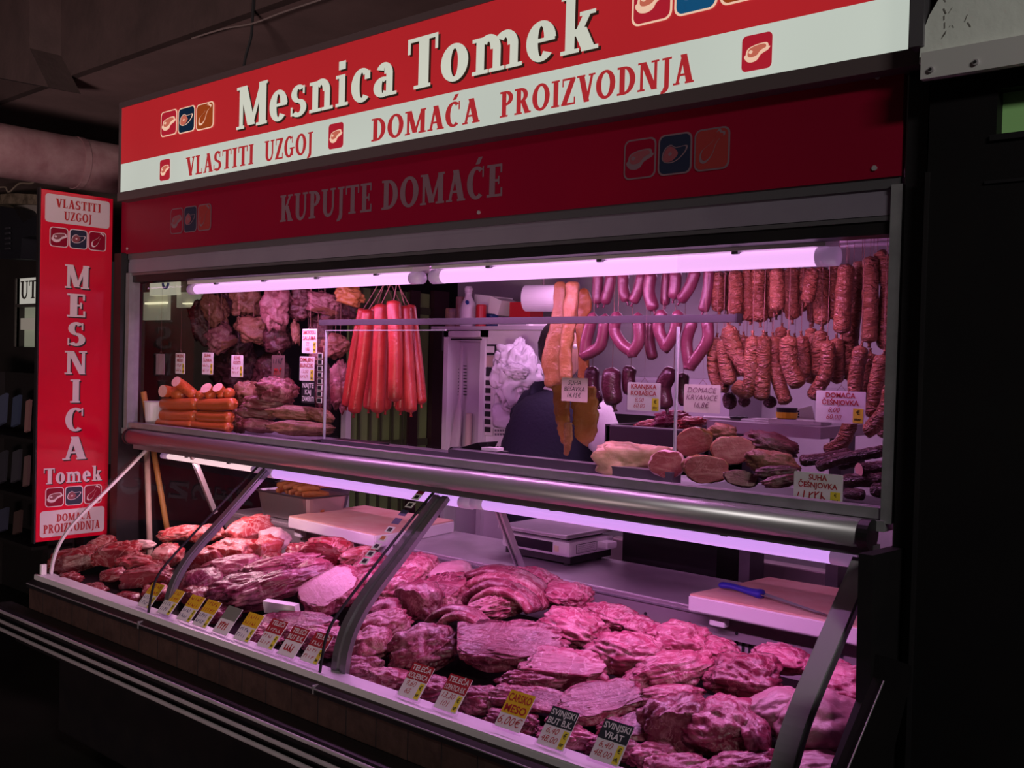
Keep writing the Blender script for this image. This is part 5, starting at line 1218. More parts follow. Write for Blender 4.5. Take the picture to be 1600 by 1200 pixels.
wcard(481, 613, 27, 34, 2.42, 'black card reading NAJTE KAJ ZAMERITI', GW, base=ink, lines=('NAJTE', 'KAJ', 'ZAMERITI'), price=(), stick=False, hcol=whiteink, hh=.96, holder=True)
wcard(897, 609, 42, 37, 2.47, 'kraft card written SUHA BEŠAVKA 14,15€ on the bacon fat', GW, base=kraft, lines=(), price=('SUHA', 'BEŠAVKA', '14,15€'), stick=False, hh=.06, pin=ink)
wcard(1005, 620, 50, 44, 2.379, 'white card reading KRANJSKA KOBASICA', GW, lines=('KRANJSKA', 'KOBASICA'), price=('8,00', '60,00'), hcol=MB, hh=.5, holder=True)
wcard(1096, 623, 52, 44, 2.42, 'pale handwritten card reading DOMAĆE KRVAVICE', GW, base=P('cream_card', (.56, .52, .44), .8), lines=(), price=('DOMAĆE', 'KRVAVICE', '16,8€'), stick=False, hh=.06, pin=penink, yaw=.04)
wcard(1312, 636, 66, 50, 2.42, 'white card reading DOMAĆA ČEŠNJOVKA', GW, lines=('DOMAĆA', 'ČEŠNJOVKA'), price=('8,00', '60,00'), hcol=MB, hh=.48, holder=True)
wcard(1277, 762, 66, 46, 2.275, 'white card reading SUHA ČEŠNJOVKA by the window frame', GW, lines=('SUHA', 'ČEŠNJOVKA'), price=('~',), hcol=MB, hh=.56, seed=8)

# ------------------------------------------------------------ inside the stall, behind the window
def xz(px, py, Y): q = at(px, py, Y); return q.x, q.z
def pbox(bm, x0, y0, x1, y1, Y, deep, mi=0, bev=0):
    """box standing at Y that covers the picture rectangle seen from the street, deep metres thick"""
    a = at(x0, (y0+y1)/2, Y).x; b = at(x1, (y0+y1)/2, Y).x; zc = (x0+x1)/2
    return box(bm, a, b, Y, Y+deep, at(zc, y1, Y).z, at(zc, y0, Y).z, mi, bev)
# green rear door with dark posts
XD = -4.215
gd = thing('rear_door', (XD, 3.7, 0), 'green slatted side door behind the long red sausages', 'door')
yd = lambda px: atX(px, 600, XD).y
bm = B(); box(bm, XD-.004, XD, yd(541), yd(668), .02, 1.98); obj('door_panel', bm, greenp, gd)
bm = B()
for px in (545, 560, 577, 593, 611, 627, 634): y = yd(px); box(bm, XD, XD+.016, y-.006, y+.006, .02, 1.98)
for z in (.55, 1.12, 1.86): box(bm, XD, XD+.012, yd(541), yd(668), z, z+.04)
obj('slats', bm, P('green_slat', (.07, .085, .035), .6), gd)
bm = B(); box(bm, XD, XD+.03, yd(634), yd(648), .0, 1.99); box(bm, XD, XD+.035, yd(669), yd(692), 0, 2.0); obj('frame_post', bm, P('brown_post', (.05, .022, .025), .3, .2), gd)
bm = B(); box(bm, -4.21, -4.17, yd(533), yd(541), 0, 1.5); o = obj('white_post', bm, whitep); tag(o, 'white upright post below the bacon slab at the rear', 'post')
# tall white fridge with a narrow open bay
YF = 3.62
fr = thing('white_cabinet', (at(722, 600, YF).x, YF+.2, 0), 'tall white cabinet with an open narrow bay behind the counter', 'cabinet')
x0, x1 = at(692, 600, YF).x, at(756, 600, YF).x; zt = at(720, 517, YF).z
bm = B(); box(bm, x0, x0+.03, YF, YF+.12, 0, zt); box(bm, x1-.03, x1, YF, YF+.12, 0, zt); box(bm, x0, x1, YF+.095, YF+.12, 0, zt); box(bm, x0, x1, YF, YF+.12, zt-.03, zt); obj('body', bm, whitep, fr)
bm = B(); box(bm, x0+.03, x1-.03, YF+.082, YF+.095, 0, zt-.05); obj('inner_panel', bm, P('lilac_panel', (.6, .55, .6), .5), fr)
bm = B(); box(bm, x0+.05, x1-.02, YF-.003, YF+.0, zt-.045, zt-.038)
for px in (715, 727):
    for k in range(10): x, z = xz(px, 572+k*5, YF+.08); box(bm, x-.012, x+.008, YF+.078, YF+.082, z-.002, z+.003)
obj('slots', bm, ink, fr)
def stick(name, pts, r, Y, m, label, cat, rads=None, flat=1.0):
    sp = spline([at(x, y, Y) for x, y in pts], 16); s = dep(sp[0])/FPX
    rr = [q*s for q in (rads or [r]*17)]
    b2 = B(); tube(b2, sp, rr, 10, flat); return tag(obj(name, b2, m, smooth=True), label, cat)
stick('wrapped_umbrella', ((722, 540), (720, 600), (716, 650), (709, 712)), 4, YF+.04, P('wrap', (.66, .58, .62), .4, bump=(40, .6)), 'pointed white wrapped bundle standing in the white cabinet', 'bundle', [1, 1.5, 2, 2.3, 2.6, 2.9, 3.1, 3.3, 3.6, 4.5, 6.5, 8, 9, 10, 11, 12, 12], .5)
stick('paper_tube', ((733, 646), (731, 700)), 5.2, YF+.05, P('tube_cream', (.7, .55, .5), .6), 'short cream tube leaning in the white cabinet', 'tube')
# white wall panel with cards, sticker strip, calendar, bags
YW = 3.64
bm = B(); box(bm, x1, at(852, 600, YW).x, YW+.004, YW+.03, 0, zt+.003); wp = obj('wall_board', bm, whitep); tag(wp, 'white board wall right of the tall cabinet', 'board')
bm = B(); pbox(bm, 756, 590, 771, 680, YW-.006, .004); ss = obj('sticker_strip', bm, paper); tag(ss, 'white strip with a column of black squares on the board wall', 'stickers')
bm = B()
for k in range(7): pbox(bm, 757, 594+k*12.2, 766, 602+k*12.2, YW-.009, .002)
pbox(bm, 754, 574, 771, 588, YW-.008, .002); obj('black_squares', bm, ink, ss)
bm = B(); pbox(bm, 757, 538, 775, 555, YW-.006, .004); pbox(bm, 760, 541, 772, 551, YW-.009, .002, 1); o = obj('pinned_photo', bm, [ink, paper]); tag(o, 'small dark pinned card with a white shape above the sticker strip', 'card')
bm = B(); pbox(bm, 756, 556, 772, 573, YW-.006, .004); o = obj('pinned_note', bm, P('tan_note', (.5, .36, .3), .7)); tag(o, 'small tan pinned note below the dark card', 'note')
cl = thing('wall_calendar', at(786, 690, YW), 'white wall calendar under the hanging bags', 'calendar')
bm = B(); pbox(bm, 771, 664, 802, 722, YW-.012, .006); obj('pages', bm, paper, cl)
bm = B()
for r0 in (671, 677):
    for k in range(7): pbox(bm, 773+k*4, r0, 775.4+k*4, r0+3.4, YW-.014, .002)
for r in range(4):
    for k in range(5): pbox(bm, 776+k*4.6, 697+r*5.6, 778.8+k*4.6, 700.4+r*5.6, YW-.014, .002)
obj('dates', bm, P('grey_ink', (.2, .16, .22), .7), cl)
bm = B(); pbox(bm, 780, 540, 800, 552, YW-.006, .003); o = obj('pinned_strip', bm, P('brown_note', (.3, .1, .09), .7)); tag(o, 'red brown paper strip behind the top of the bags', 'note')
bg = pblob('plastic_bags', 808, 590, 74, 104, YW-.12, [bagm], 701, 8, .5, sub=5, rough=.22, fold=.4, freq=1.7, box_=2.6); tag(bg, 'bundle of white plastic bags hanging on the board wall', 'bags')
b2 = pblob('bag_flap', 806, 552, 22, 50, YW-.1, [bagm], 703, -20, .4, parent=bg, fold=.4); b3 = pblob('bag_flap', 806, 580, 40, 22, YW-.2, [bagm], 705, -12, .5, parent=bg, fold=.5)
o = pblob('plastic_bags', 792, 650, 46, 40, YW-.08, [bagm], 704, 0, .35, sub=4, rough=.08, fold=.15, box_=5); tag(o, 'flat lower pad of white plastic bags above the calendar', 'bags')
# shelf above with bottle, can and packets
ZS = zt+.022; xs0, xs1 = at(678, 516, YF).x, at(862, 516, YF).x
bm = B(); box(bm, xs0, xs1, YF-.02, YW+.14, ZS-.018, ZS); sf = obj('wall_shelf', bm, P('lilac_shelf', (.5, .46, .5), .5)); tag(sf, 'pale shelf over the white cabinet carrying bottles and papers', 'shelf')
bm = B()
for x in (xs0+.05, xs1-.05): box(bm, x-.01, x+.01, YW+.0, YW+.004, ZS-.12, ZS-.018)
obj('bracket', bm, alud, sf)
bo = thing('white_bottle', at(731, 517, YF+.05), 'white spray bottle with a slim neck on the shelf', 'bottle')
c = V((at(731, 500, YF+.06).x, YF+.06, ZS)); prof = [(.0, .036), (.02, .040), (.10, .040), (.14, .034), (.17, .022), (.185, .016), (.21, .016), (.225, .02), (.235, .02), (.24, .012)]
hz = (at(731, 449, YF+.06).z-ZS)/.24; bm = B(); tube(bm, [c+V((0, 0, z*hz)) for z, r in prof], [r*1.05 for z, r in prof], 18, ref=(1, 0, 0)); obj('bottle_body', bm, whitep, bo, smooth=True)
bm = B(); tube(bm, [c+V((0, 0, .205*hz)), c+V((0, 0, .245*hz))], [.019, .017], 14, ref=(1, 0, 0)); obj('cap', bm, P('cap_white', (.8, .78, .8), .3), bo, smooth=True)
bm = B(); tube(bm, [c+V((.02, -.026, .146*hz)), c+V((.02, -.032, .146*hz))], .011, 10); obj('badge', bm, bluepl, bo)
def can(name, px, r, h, m, label, cat, Y):
    c = V((at(px, 510, Y).x, Y, ZS)); b2 = B(); tube(b2, [c, c+V((0, 0, .004)), c+V((0, 0, h-.006)), c+V((0, 0, h))], [r*.9, r, r, r*.88], 16, ref=(1, 0, 0)); return tag(obj(name, b2, m, smooth=False), label, cat)
can('red_can', 751, .026, at(751, 476, YF+.06).z-ZS, redpl, 'red can next to the white bottle on the shelf', 'can', YF+.06)
can('spice_jar', 706, .035, .10, P('jar_mixed', (.25, .16, .2), .4, nz=(18, (.55, .35, .15))), 'mixed coloured jar left of the white bottle', 'jar', YF+.14)
can('spice_jar', 718, .022, .16, P('jar_brown', (.30, .14, .12), .4, nz=(14, (.5, .3, .25))), 'slim brown jar just behind the white bottle', 'jar', YF+.16)
can('blue_jar', 768, .034, .07, bluepl, 'blue lidded jar right of the red can', 'jar', YF+.2)
bm = B(); c0 = at(770, 476, YF+.18); obox(bm, c0, (1, 0, -.12), (0, 1, 0), (.12, 0, 1), .15, .12, .085); obox(bm, c0+V((.085, -.02, -.012)), (1, 0, -.35), (0, 1, 0), (.35, 0, 1), .07, .12, .075); o = obj('paper_bundle', bm, paper); tag(o, 'white paper bundle resting over the jars on the shelf', 'paper')
bm = B(); pbox(bm, 796, 472, 828, 512, YF+.14, .1); o = obj('red_packet', bm, redpl); tag(o, 'dark red packet on the shelf beside the paper roll', 'packet')
bm = B(); pbox(bm, 778, 503, 826, 515, YF+.0, .2); pbox(bm, 780, 506, 822, 508, YF-.003, .006, 1); o = obj('paper_stack', bm, [paper, P('grey_edges', (.4, .36, .42), .7)]); tag(o, 'low stack of papers at the shelf front edge', 'papers')
rl = thing('paper_roll', at(838, 468, YF+.1), 'big white paper roll hanging above the shelf', 'paper roll')
p0 = at(822, 466, YF+.05); bm = B(); tube(bm, [p0, p0+V((.16, .05, .0))], .062, 28); obj('roll', bm, P('roll_white', (.72, .68, .72), .8), rl, smooth=False)
bm = B(); tube(bm, [p0+V((-.001, -.0003, 0)), p0+V((.162, .0506, 0))], .02, 14); tube(bm, [p0+V((.08, .03, .06)), p0+V((.08, .03, .20))], .006, 8); obj('core', bm, P('roll_core', (.2, .15, .15), .8), rl)
bm = B(); q = [at(826, 508, YF+.03), at(852, 500, YF+.03), at(856, 515, YF+.03), at(850, 526, YF+.03), at(836, 522, YF+.03)]; prism(bm, q, (0, .012, 0)); o = obj('torn_paper', bm, paper); tag(o, 'torn white paper end hanging from the shelf by the bacon fat', 'paper')
# grey hood and back bench at the right, tray of raw meat, shelf with papers
bm = B(); pbox(bm, 905, 590, 1140, 650, 4.0, .30); o = obj('grey_cupboard', bm, P('lilac_grey', (.36, .32, .36), .5)); tag(o, 'grey wall cupboard behind the hanging sausages', 'cupboard')
tr = thing('meat_basin', at(1010, 690, 2.95), 'dark steel basin heaped with raw trimmings behind the window', 'basin')
xa, xb = at(945, 680, 2.95).x, at(1110, 680, 2.95).x; za, zb = at(1020, 735, 2.95).z, at(1020, 668, 2.95).z
bm = B(); box(bm, xa, xb, 2.95, 2.97, za-.2, zb, 0, .006); box(bm, xa, xb, 3.25, 3.27, za-.2, zb); box(bm, xa, xa+.02, 2.95, 3.27, za-.2, zb); box(bm, xb-.02, xb, 2.95, 3.27, za-.2, zb); box(bm, xa, xb, 2.95, 3.27, za-.2, zb-.08); obj('dish', bm, P('basin_steel', (.055, .04, .048), .4, .2), tr)
bm = B(); box(bm, xa+.02, xb-.02, 3.05, 3.24, .0, za-.2); obj('stand', bm, dark, tr)
for k, (x, y, w_, h) in enumerate(((1020, 664, 54, 16), (1050, 656, 60, 22), (1078, 660, 50, 18), (1048, 648, 44, 14), (1012, 668, 36, 12))):
    o = pblob('meat_trimming', x, y, w_, h, 3.08, [pork if k % 2 else lamb, pork], 720+k, 6, 1.4, fold=.35, rough=.35); tag(o, 'bright pink trimming in the basin, '+['left one', 'large middle one', 'right one', 'topmost one', 'farthest left one'][k], 'meat', 'raw trimmings in the basin')
sh2 = thing('side_shelf', at(1190, 680, 2.9), 'pale shelf with papers under the brown sausages', 'shelf')
YH = 2.86; xa, xb = at(1104, 668, YH).x, at(1282, 680, YH).x; zh = at(1190, 662, YH).z
bm = B(); box(bm, xa, xb, YH, YH+.34, zh-.035, zh); obj('top', bm, P('shelf_laminate', (.44, .38, .42), .4), sh2)
bm = B(); box(bm, xa+.02, xa+.06, YH+.2, YH+.3, .0, zh-.035); box(bm, xb-.06, xb-.02, YH+.2, YH+.3, .0, zh-.035); obj('support', bm, steeld, sh2)
rg = random.Random(11)
def flat_paper(px, py, w_, d, yaw, m, label, cat='paper', th=.002, grp='papers on the side shelf'):
    c = at(px, py, YH+.12); c.z = zh+th/2+.0005; b2 = B(); obox(b2, c, (math.cos(yaw), math.sin(yaw), 0), (-math.sin(yaw), math.cos(yaw), 0), (0, 0, 1), w_, d, th); return tag(obj('paper_sheet', b2, m), label, cat, grp)
flat_paper(1250, 660, .16, .14, .2, paper, 'stack of white papers at the right end of the side shelf', th=.014)
flat_paper(1218, 662, .10, .12, -.3, paper, 'white sheet in the middle of the side shelf', th=.004)
flat_paper(1128, 658, .12, .10, .5, paper, 'crumpled white paper at the left end of the side shelf', th=.006)
bm = B(); prism(bm, [at(1243, 640, YH+.16), at(1268, 634, YH+.16), at(1274, 660, YH+.2), at(1249, 664, YH+.2)], (0, .004, 0)); bl = obj('leaning_bill', bm, paper); tag(bl, 'white printed bill leaning at the right of the side shelf', 'bill')
bm = B()
for k in range(4): q = at(1246, 643+k*4, YH+.155); obox(bm, q, (1, .1, 0), (0, 1, 0), (0, 0, 1), .012, .002, .006)
obj('print', bm, ink, bl)
tb = thing('paste_tub', V((at(1229, 660, YH+.1).x, YH+.1, zh)), 'small tub with a yellow band on the side shelf', 'tub'); c = V((at(1229, 660, YH+.08).x, YH+.08, zh))
bm = B(); tube(bm, [c, c+V((0, 0, .05))], [.028, .032], 16, ref=(1, 0, 0)); obj('tub_body', bm, blackp, tb); bm = B(); tube(bm, [c+V((0, 0, .018)), c+V((0, 0, .036))], [.0315, .0335], 16, ref=(1, 0, 0)); obj('yellow_band', bm, yellow, tb)
sc_ = thing('scissors', V((at(1165, 660, YH+.1).x, YH+.1, zh)), 'dark handled scissors lying on the side shelf', 'scissors'); c = V((at(1163, 660, YH+.1).x, YH+.1, zh+.008))
bm = B(); bar(bm, c, c+V((.10, .02, 0)), .012, .003); bar(bm, c, c+V((.10, -.01, 0)), .012, .003); obj('blades', bm, steel, sc_)
bm = B()
for s in (-1, 1): tube(bm, [c+V((-.02+.018*math.cos(t), s*.018+.012*math.sin(t), .002)) for t in [k*math.pi/6 for k in range(13)]], .004, 6, ref=(0, 0, 1))
obj('handle', bm, ink, sc_)
# black box at the sill, dark tray edge, small things at the left
bx = thing('black_counter_box', at(735, 722, 2.42), 'long black plastic box lying behind the sill of the window', 'box')
xa, xb = at(708, 720, 2.44).x, at(770, 720, 2.44).x
bm = B(); box(bm, xa, xb, 2.42, 2.52, 1.277, 1.312, 0, .006); tube(bm, [V((xa-.01, 2.44, 1.302)), V((xa-.01, 2.52, 1.302))], .012, 10); obj('box_body', bm, blackp, bx)
bm = B(); prism(bm, [V((xa+.01, 2.46, 1.312)), V((xa+.09, 2.46, 1.335)), V((xb-.05, 2.47, 1.34)), V((xb-.06, 2.46, 1.312))], (0, .05, 0)); obj('flap', bm, dark, bx)
bm = B(); obox(bm, (xb-.03, 2.47, 1.318), (1, .2, 0), (-.2, 1, 0), (0, 0, 1), .06, .04, .01); o = obj('receipt', bm, paper); tag(o, 'small white paper on the black box', 'paper')
bm = B(); box(bm, at(512, 700, 2.5).x, at(583, 700, 2.5).x, 2.42, 2.58, 1.277, 1.289); o = obj('dark_tray', bm, blackp); tag(o, 'low dark tray under the long red sausages', 'tray')
bk = thing('white_tub', at(240, 665, 2.5), 'white plastic tub at the left end of the window', 'tub')
c = V((at(241, 650, 2.31).x, 2.31, 1.277)); hh_ = at(243, 627, 2.31).z-1.277
bm = B(); tube(bm, [c, c+V((0, 0, hh_*.95)), c+V((0, 0, hh_)), c+V((0, 0, hh_*.97)), c+V((0, 0, .01))], [.034, .042, .046, .040, .032], 20, ref=(1, 0, 0)); obj('tub_body', bm, whitep, bk, smooth=False)
# broom sticks behind the side glass
for p, m, lab in ((((224, 612), (243, 702), (262, 832)), woodm, 'yellow wooden stick leaning behind the side glass'), (((229, 690), (231, 740), (234, 856)), woodw, 'pale wooden stick upright behind the side glass')):
    a, b = atX(*p[0], -4.15), atX(*p[2], -4.15); d = (b-a).normalized(); b = a+d*(a.z/-d.z)*.995
    b2 = B(); tube(b2, [a, a.lerp(b, .5), b], .0125, 10); tag(obj('broom_stick', b2, m, smooth=True), lab, 'stick')

# ------------------------------------------------------------ the butcher
def skinned(name, verts, edges, rad, mat, parent=None, root=0, sub=2):
    me = bpy.data.meshes.new(name); me.from_pydata([tuple(v) for v in verts], edges, []); me.materials.append(mat)
    o = bpy.data.objects.new(name, me); COL.objects.link(o); md = o.modifiers.new('skin', 'SKIN')
    for i, r in enumerate(rad): me.skin_vertices[0].data[i].radius = (r, r) if isinstance(r, (int, float)) else r
    me.skin_vertices[0].data[root].use_root = True
    md.use_smooth_shade = True; s2 = o.modifiers.new('sub', 'SUBSURF'); s2.levels = sub; s2.render_levels = sub
    if parent: o.parent = parent
    return o
YB = 3.42; bxc = at(868, 600, YB).x
pr = thing('person', (bxc, YB, 0), 'person in a navy waistcoat and white sleeves standing with the back to the window', 'person')
# local frame: x across the shoulders, y away from the viewer
VB = [(0, 0, .98), (0, .01, 1.12), (0, .02, 1.28), (0, .02, 1.42), (0, .03, 1.50), (0, .05, 1.57),
      (-.17, .02, 1.43), (-.25, .06, 1.20), (-.20, .26, 1.06), (.17, .02, 1.43), (.26, .04, 1.18), (.21, .24, 1.04),
      (-.09, 0, .90), (-.10, .01, .50), (-.10, .0, .09), (-.11, .13, .04), (.09, 0, .90), (.10, .01, .50), (.10, 0, .09), (.11, .13, .04)]
EB = [(0, 1), (1, 2), (2, 3), (3, 4), (4, 5), (3, 6), (6, 7), (7, 8), (3, 9), (9, 10), (10, 11), (0, 12), (12, 13), (13, 14), (14, 15), (0, 16), (16, 17), (17, 18), (18, 19)]
RB = [.11, .10, .10, .07, .05, .052, .036, .034, .028, .036, .034, .028, .095, .062, .042, .04, .095, .062, .042, .04]
body = skinned('body', VB, EB, RB, skinp, pr)
for sx in (-1, 1):                                   # hands with five fingers
    wx = V((.20*sx if sx < 0 else .21, .26 if sx < 0 else .24, 1.06 if sx < 0 else 1.04)); f = V((-.1*sx, .95, -.28)).normalized(); lat = V((1, .1*sx, 0)).normalized(); dn = V((0, -.25, -.9)).normalized()
    hv = [wx, wx+f*.05, wx+f*.085]; he = [(0, 1), (1, 2)]; hr = [.028, (.036, .022), (.034, .017)]
    for q, L in zip((-1.5, -.5, .5, 1.5), (.062, .075, .08, .068)):
        i = len(hv); b0 = wx+f*.09+lat*q*.018; hv += [b0, b0+f*L*.5+dn*.006, b0+f*L*.75+dn*.026, b0+f*L*.85+dn*.042]; he += [(2, i), (i, i+1), (i+1, i+2), (i+2, i+3)]; hr += [.0095, .009, .0085, .0075]
    i = len(hv); t0 = wx+f*.035-lat*sx*.03; hv += [t0, t0+f*.025-lat*sx*.022, t0+f*.052-lat*sx*.026+dn*.012]; he += [(1, i), (i, i+1), (i+1, i+2)]; hr += [.013, .0105, .0085]
    skinned('hand', hv, he, hr, skinp, body)
def torso(name, rings, mat, parent, segs=24):
    """clothing shell from oval rings (cx, cy, z, half width, half depth)"""
    bm = B(); rs = []
    for cx, cy, z, a, b in rings: rs.append([bm.verts.new(V((bxc+cx+a*math.cos(2*math.pi*k/segs)*(1+.06*noise.noise(V((k*.7, z*6, 1)))), YB+cy+b*math.sin(2*math.pi*k/segs)*(1+.06*noise.noise(V((k*.9, z*5, 4)))), z))) for k in range(segs)])
    for r0, r1 in zip(rs, rs[1:]):
        for k in range(segs): bm.faces.new((r0[k], r0[(k+1) % segs], r1[(k+1) % segs], r1[k]))
    bm.faces.new(rs[0][::-1]); bm.faces.new(rs[-1]); return obj(name, bm, mat, parent, smooth=True)
torso('waistcoat', [(-.03, 0, .86, .205, .15), (-.035, 0, .98, .215, .16), (-.04, .0, 1.12, .225, .165), (-.035, .0, 1.25, .222, .165), (-.02, .0, 1.34, .20, .155), (-.015, .01, 1.41, .192, .135), (-.005, .02, 1.455, .155, .11), (.01, .03, 1.485, .085, .075), (.01, .03, 1.50, .06, .055)], navy, pr)
for sx, pts in ((1, [(.07, .035, 1.45), (.20, .03, 1.38), (.255, .05, 1.26), (.265, .06, 1.17), (.245, .13, 1.10), (.215, .22, 1.05)]), (-1, [(-.07, .035, 1.45), (-.20, .05, 1.36), (-.24, .08, 1.2), (-.21, .22, 1.08)])):
    b2 = B(); sp = spline([V((bxc+x, YB+y, z)) for x, y, z in pts], 22); tube(b2, sp, [(.088-.038*i/22)*(1+.07*math.sin(i*1.9)) for i in range(23)], 14, nz=.14, nf=2.5, seed=sx+4); obj('sleeve', b2, whitecl if sx > 0 else navy, pr, smooth=True)
b2 = B(); tube(b2, [V((bxc, YB+.03, 1.475)), V((bxc+.004, YB+.035, 1.50)), V((bxc+.008, YB+.038, 1.53))], [.075, .066, .062], 18, ref=(1, 0, 0)); obj('collar', b2, whitecl, pr, smooth=True)
b2 = B(); torso('trousers', [(0, 0, .08, .17, .09), (0, 0, .5, .18, .11), (0, 0, .85, .19, .14), (0, 0, .99, .18, .14)], navy, pr); b2.free()
# the head, turned to the right, mostly hidden by the bacon fat
hc = V((bxc, YB+.045, 1.665)); bm = B(); bmesh.ops.create_icosphere(bm, subdivisions=4, radius=1)
for v in bm.verts:
    p = v.co.copy(); x, y, z = p
    w_ = 1-.18*max(0, -z); q = V((x*.105*w_+.012*max(0, -z)*max(0, x), y*.078*w_, z*.125))
    if x > .55:                                      # face towards +x: brow, eye hollows, nose, mouth, chin
        q.x += .024*math.exp(-((y/.16)**2))*math.exp(-(((z+.12)/.17)**2)); q.x -= .009*math.exp(-(((abs(y)-.38)/.14)**2))*math.exp(-(((z-.08)/.12)**2))
        q.x += .007*math.exp(-((y/.3)**2))*math.exp(-(((z+.46)/.05)**2)); q.x -= .005*math.exp(-((y/.35)**2))*math.exp(-(((z+.53)/.03)**2)); q.x += .008*math.exp(-((y/.3)**2))*math.exp(-(((z+.82)/.12)**2))
    v.co = q+hc
obj('head', bm, skinp, pr, smooth=True)
for sy in (-1, 1):
    b2 = B(); c = hc+V((-.008, sy*.078, -.01)); tube(b2, [c+V((math.cos(t)*.016, sy*.006, math.sin(t)*.03)) for t in [k*math.pi/6 for k in range(12)]], .006, 8); obj('ear', b2, skinp, pr, smooth=True)
    b2 = B(); bmesh.ops.create_uvsphere(b2, u_segments=12, v_segments=8, radius=.011); [setattr(v, 'co', v.co+hc+V((.088, sy*.03, .012))) for v in b2.verts]; obj('eye', b2, [paper], pr, smooth=True)
b2 = B(); bmesh.ops.create_icosphere(b2, subdivisions=4, radius=1)
for v in b2.verts:
    p = v.co; k = 1+.05*noise.noise(p*5); z = p.z
    if z < -.15 and p.x > -.3: k *= .86
    if p.x > .35 and z < .45: k *= .82
    v.co = V((p.x*.112*k-.008, p.y*.087*k, max(z, -.55)*.13*k+.010))+hc
obj('hair', b2, hairm, pr, smooth=True)

# ------------------------------------------------------------ the dim market beyond, left
ks = thing('neighbour_kiosk', (-5.6, 3.9, 0), 'dark neighbouring kiosk with a pale lit window at far left', 'kiosk')
YK = 3.4
xk0, xk1 = at(-260, 500, YK).x, at(66, 500, YK).x
wx0, wx1 = at(26, 500, YK).x, at(62, 500, YK).x; wz0, wz1 = at(40, 542, YK).z, at(40, 434, YK).z
bm = B(); box(bm, xk0, wx0, YK, YK+.08, 0, 2.35); box(bm, wx1, at(120, 500, YK).x, YK, YK+.08, 0, 2.35); box(bm, wx0, wx1, YK, YK+.08, 0, wz0); box(bm, wx0, wx1, YK, YK+.08, wz1, 2.35); obj('front', bm, stallm, ks)
bm = B(); box(bm, wx0, wx1, YK+.02, YK+.03, wz1-.40*(wz1-wz0), wz1); obj('window_sheet', bm, P('lit_sheet', (.5, .5, .45), .7, em=((.52, .50, .44), .65)), ks, label='pale backlit sheet in the window')
bm = B(); box(bm, wx0, wx1, YK+.06, YK+.07, wz0, wz1-.40*(wz1-wz0)); box(bm, wx0, wx1, YK+.03, YK+.05, wz0+.25*(wz1-wz0), wz0+.42*(wz1-wz0), 1); obj('window_goods', bm, [P('green_grey', (.28, .29, .22), .7, em=((.25, .26, .19), .5)), P('pale_goods', (.5, .45, .38), .7, em=((.4, .36, .3), .35))], ks)  # goods glow by themselves, standing in for light inside the kiosk
bm = B(); dx = (wx1-wx0); box(bm, wx0, wx1, YK-.01, YK+.06, wz1-.42*(wz1-wz0), wz1-.38*(wz1-wz0)); box(bm, wx0-.02, wx0, YK-.01, YK+.02, wz0, wz1)
M = front((0, YK+.018, 0)); serif(bm, M, 'UT', wx0+.02, wx1-.1, wz1-.30*(wz1-wz0), .26*(wz1-wz0), 0, .001); obj('frame_bars', bm, P('sheet_print', (.12, .11, .10), .7), ks)
br = thing('dark_bracket', at(20, 360, 3.2), 'dark folded bracket hanging above the neighbour kiosk', 'bracket')
bm = B(); prism(bm, [at(x, y, 3.2) for x, y in ((0, 322), (22, 326), (36, 348), (62, 334), (62, 366), (34, 372), (32, 404), (0, 404))], (0, .3, 0)); obj('plate', bm, P('bracket_dark', (.02, .022, .03), .5), br)
bm = B()
for k in range(5): q = at(14, 356+k*8, 3.19); box(bm, q.x-.05, q.x+.03, q.y-.01, q.y, q.z-.01, q.z+.004)
obj('ribs', bm, P('bracket_rib', (.06, .06, .075), .5), br)
bm = B(); prism(bm, [at(x, y, 3.35) for x, y in ((20, 322), (60, 318), (62, 338), (42, 350))], (0, .02, 0)); prism(bm, [at(x, y, 3.36) for x, y in ((32, 372), (62, 368), (62, 402), (32, 404))], (0, .02, 0)); o = obj('stacked_sheets', bm, P('grey_sheets', (.42, .40, .36), .8)); tag(o, 'grey sheets stacked on the kiosk roof behind the bracket', 'sheets')
bm = B(); tube(bm, spline([at(-20, 298, 3.1), at(6, 292, 3.1), at(14, 300, 3.1), at(30, 287, 3.1), at(50, 286, 3.1), at(66, 276, 3.1)], 30), .006, 6, nz=.3, nf=3); o = obj('bare_cable', bm, P('cable_tan', (.4, .34, .26), .6)); tag(o, 'pale loose cable sagging below the pipe at far left', 'cable')
bm = B(); prism(bm, [at(x, y, 3.3) for x, y in ((-30, 306), (20, 302), (62, 304), (62, 320), (20, 318), (-30, 320))], (0, .2, 0)); o = obj('roof_edge', bm, P('peeling_edge', (.40, .34, .24), .8, nz=(16, (.10, .08, .05)))); tag(o, 'peeling pale roof edge over the neighbour kiosk', 'roof edge')
rk = thing('magazine_rack', (-5.5, 2.75, 0), 'dark rack with leaning books at far left', 'rack')
YR = 2.7; bm = B(); bxl, bxr = at(-60, 700, YR).x, at(52, 700, YR).x
for py in (682, 770, 846): z = at(20, py, YR).z; box(bm, bxl, bxr, YR, YR+.25, z-.02, z)
box(bm, bxl, bxl+.03, YR, YR+.28, 0, 1.45); box(bm, bxr-.02, bxr, YR+.1, YR+.28, 0, 1.45); box(bm, bxl, bxr, YR+.26, YR+.28, 0, 1.45); obj('shelves', bm, P('rack_dark', (.02, .018, .018), .6), rk)
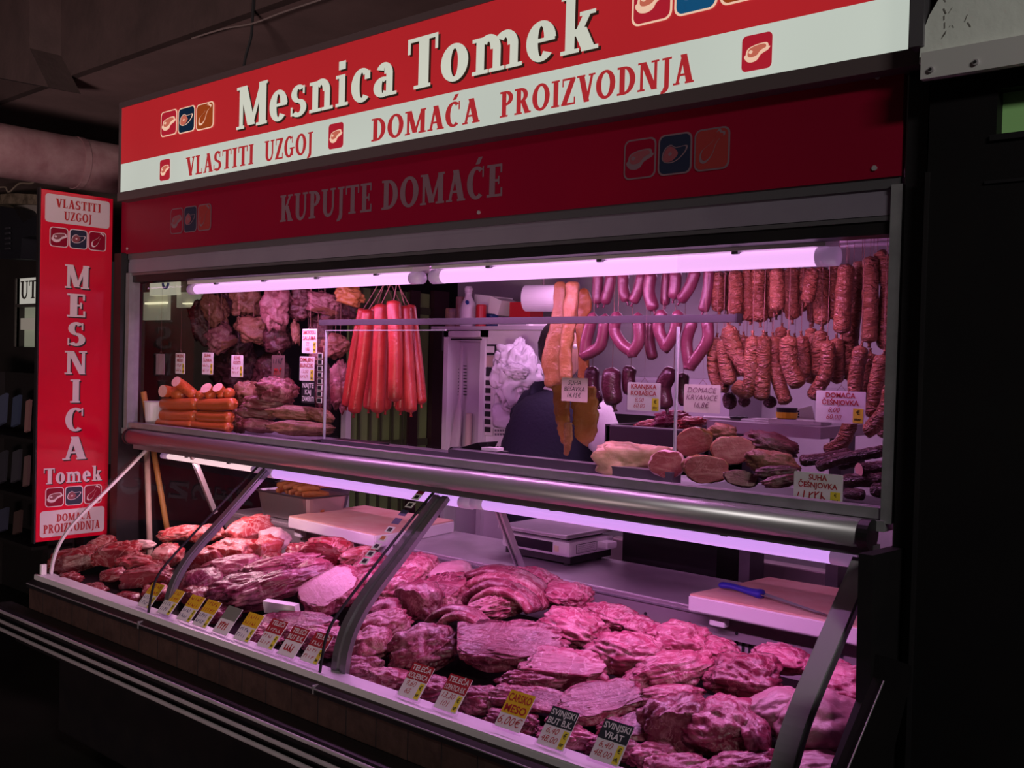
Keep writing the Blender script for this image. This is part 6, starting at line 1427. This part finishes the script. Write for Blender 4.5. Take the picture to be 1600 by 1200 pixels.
BKS = [(4, 640, 26, 60, 'blue grey', (.07, .085, .14)), (26, 642, 22, 60, 'slate blue', (.05, .07, .12)), (44, 650, 12, 64, 'pinkish', (.24, .13, .12)), (4, 730, 26, 62, 'dark grey', (.04, .04, .05)), (26, 728, 24, 62, 'grey', (.05, .05, .06)), (42, 736, 14, 60, 'faded brown', (.14, .09, .085)), (6, 812, 24, 44, 'blue', (.05, .055, .09)), (28, 816, 22, 44, 'dark brown', (.07, .045, .04))]
for k, (px, py, w_, h, cn, col) in enumerate(BKS):
    c = at(px, py, YR+.06); s = dep(c)/FPX; b2 = B(); obox(b2, c, (1, .2, .35), (-.2, 1, -.25), (-.35, .2, 1), w_*s*.8, .02, h*s*.8)
    tag(obj('leaning_book', b2, P('book_'+cn.replace(' ', '_'), tuple(q*1.8 for q in col), .4)), '%s book leaning on the %s shelf of the dark rack' % (cn, ('top', 'middle', 'lowest')[0 if k < 3 else 1 if k < 6 else 2]), 'book', 'books on the dark rack')
# seen through the side window: pale wall panels, a sign with a blue letter, a strip lamp
mw = thing('market_panel', (-7.2, 4.6, 0), 'pale panelled wall across the aisle seen through the side window', 'wall panel')
YM = 4.75; bm = B(); pb = [(224, 456, 262, 500), (276, 456, 320, 480)]
for a in pb: pbox(bm, *a, YM, .03)
box(bm, at(222, 500, YM).x, at(330, 500, YM).x, YM+.03, YM+.06, 0, 2.9, 1); obj('panels', bm, [P('olive_pale', (.42, .42, .32), .7, em=((.30, .30, .22), .35)), P('dim_wall', (.12, .10, .09), .8)], mw)  # panels glow faintly in place of lamp light falling on them
bm = B(); pbox(bm, 234, 441, 276, 461, YM-.045, .04); bs = obj('aisle_sign', bm, P('sign_cream', (.7, .7, .55), .5, em=((.6, .6, .45), .5))); tag(bs, 'cream sign with part of a blue letter, at the upper left window corner', 'sign')
bm = B(); c = at(259, 442, YM-.048); s = dep(c)/FPX; tube(bm, [c+V((math.cos(t)*8*s, 0, math.sin(t)*8*s)) for t in [math.pi+k*math.pi/10 for k in range(11)]], 2.2*s, 8); obj('letter', bm, bluepl, bs)
bm = B(); pbox(bm, 226, 472, 258, 475, YM-.03, .03); pbox(bm, 285, 473, 296, 475, YM-.03, .03); o = obj('strip_lamp', bm, P('strip_lit', (.5, .5, .4), .5, em=((.9, .85, .55), 1.0))); tag(o, 'thin yellowish strip lamp across the aisle', 'lamp')
bpy.data.objects.remove(_to)
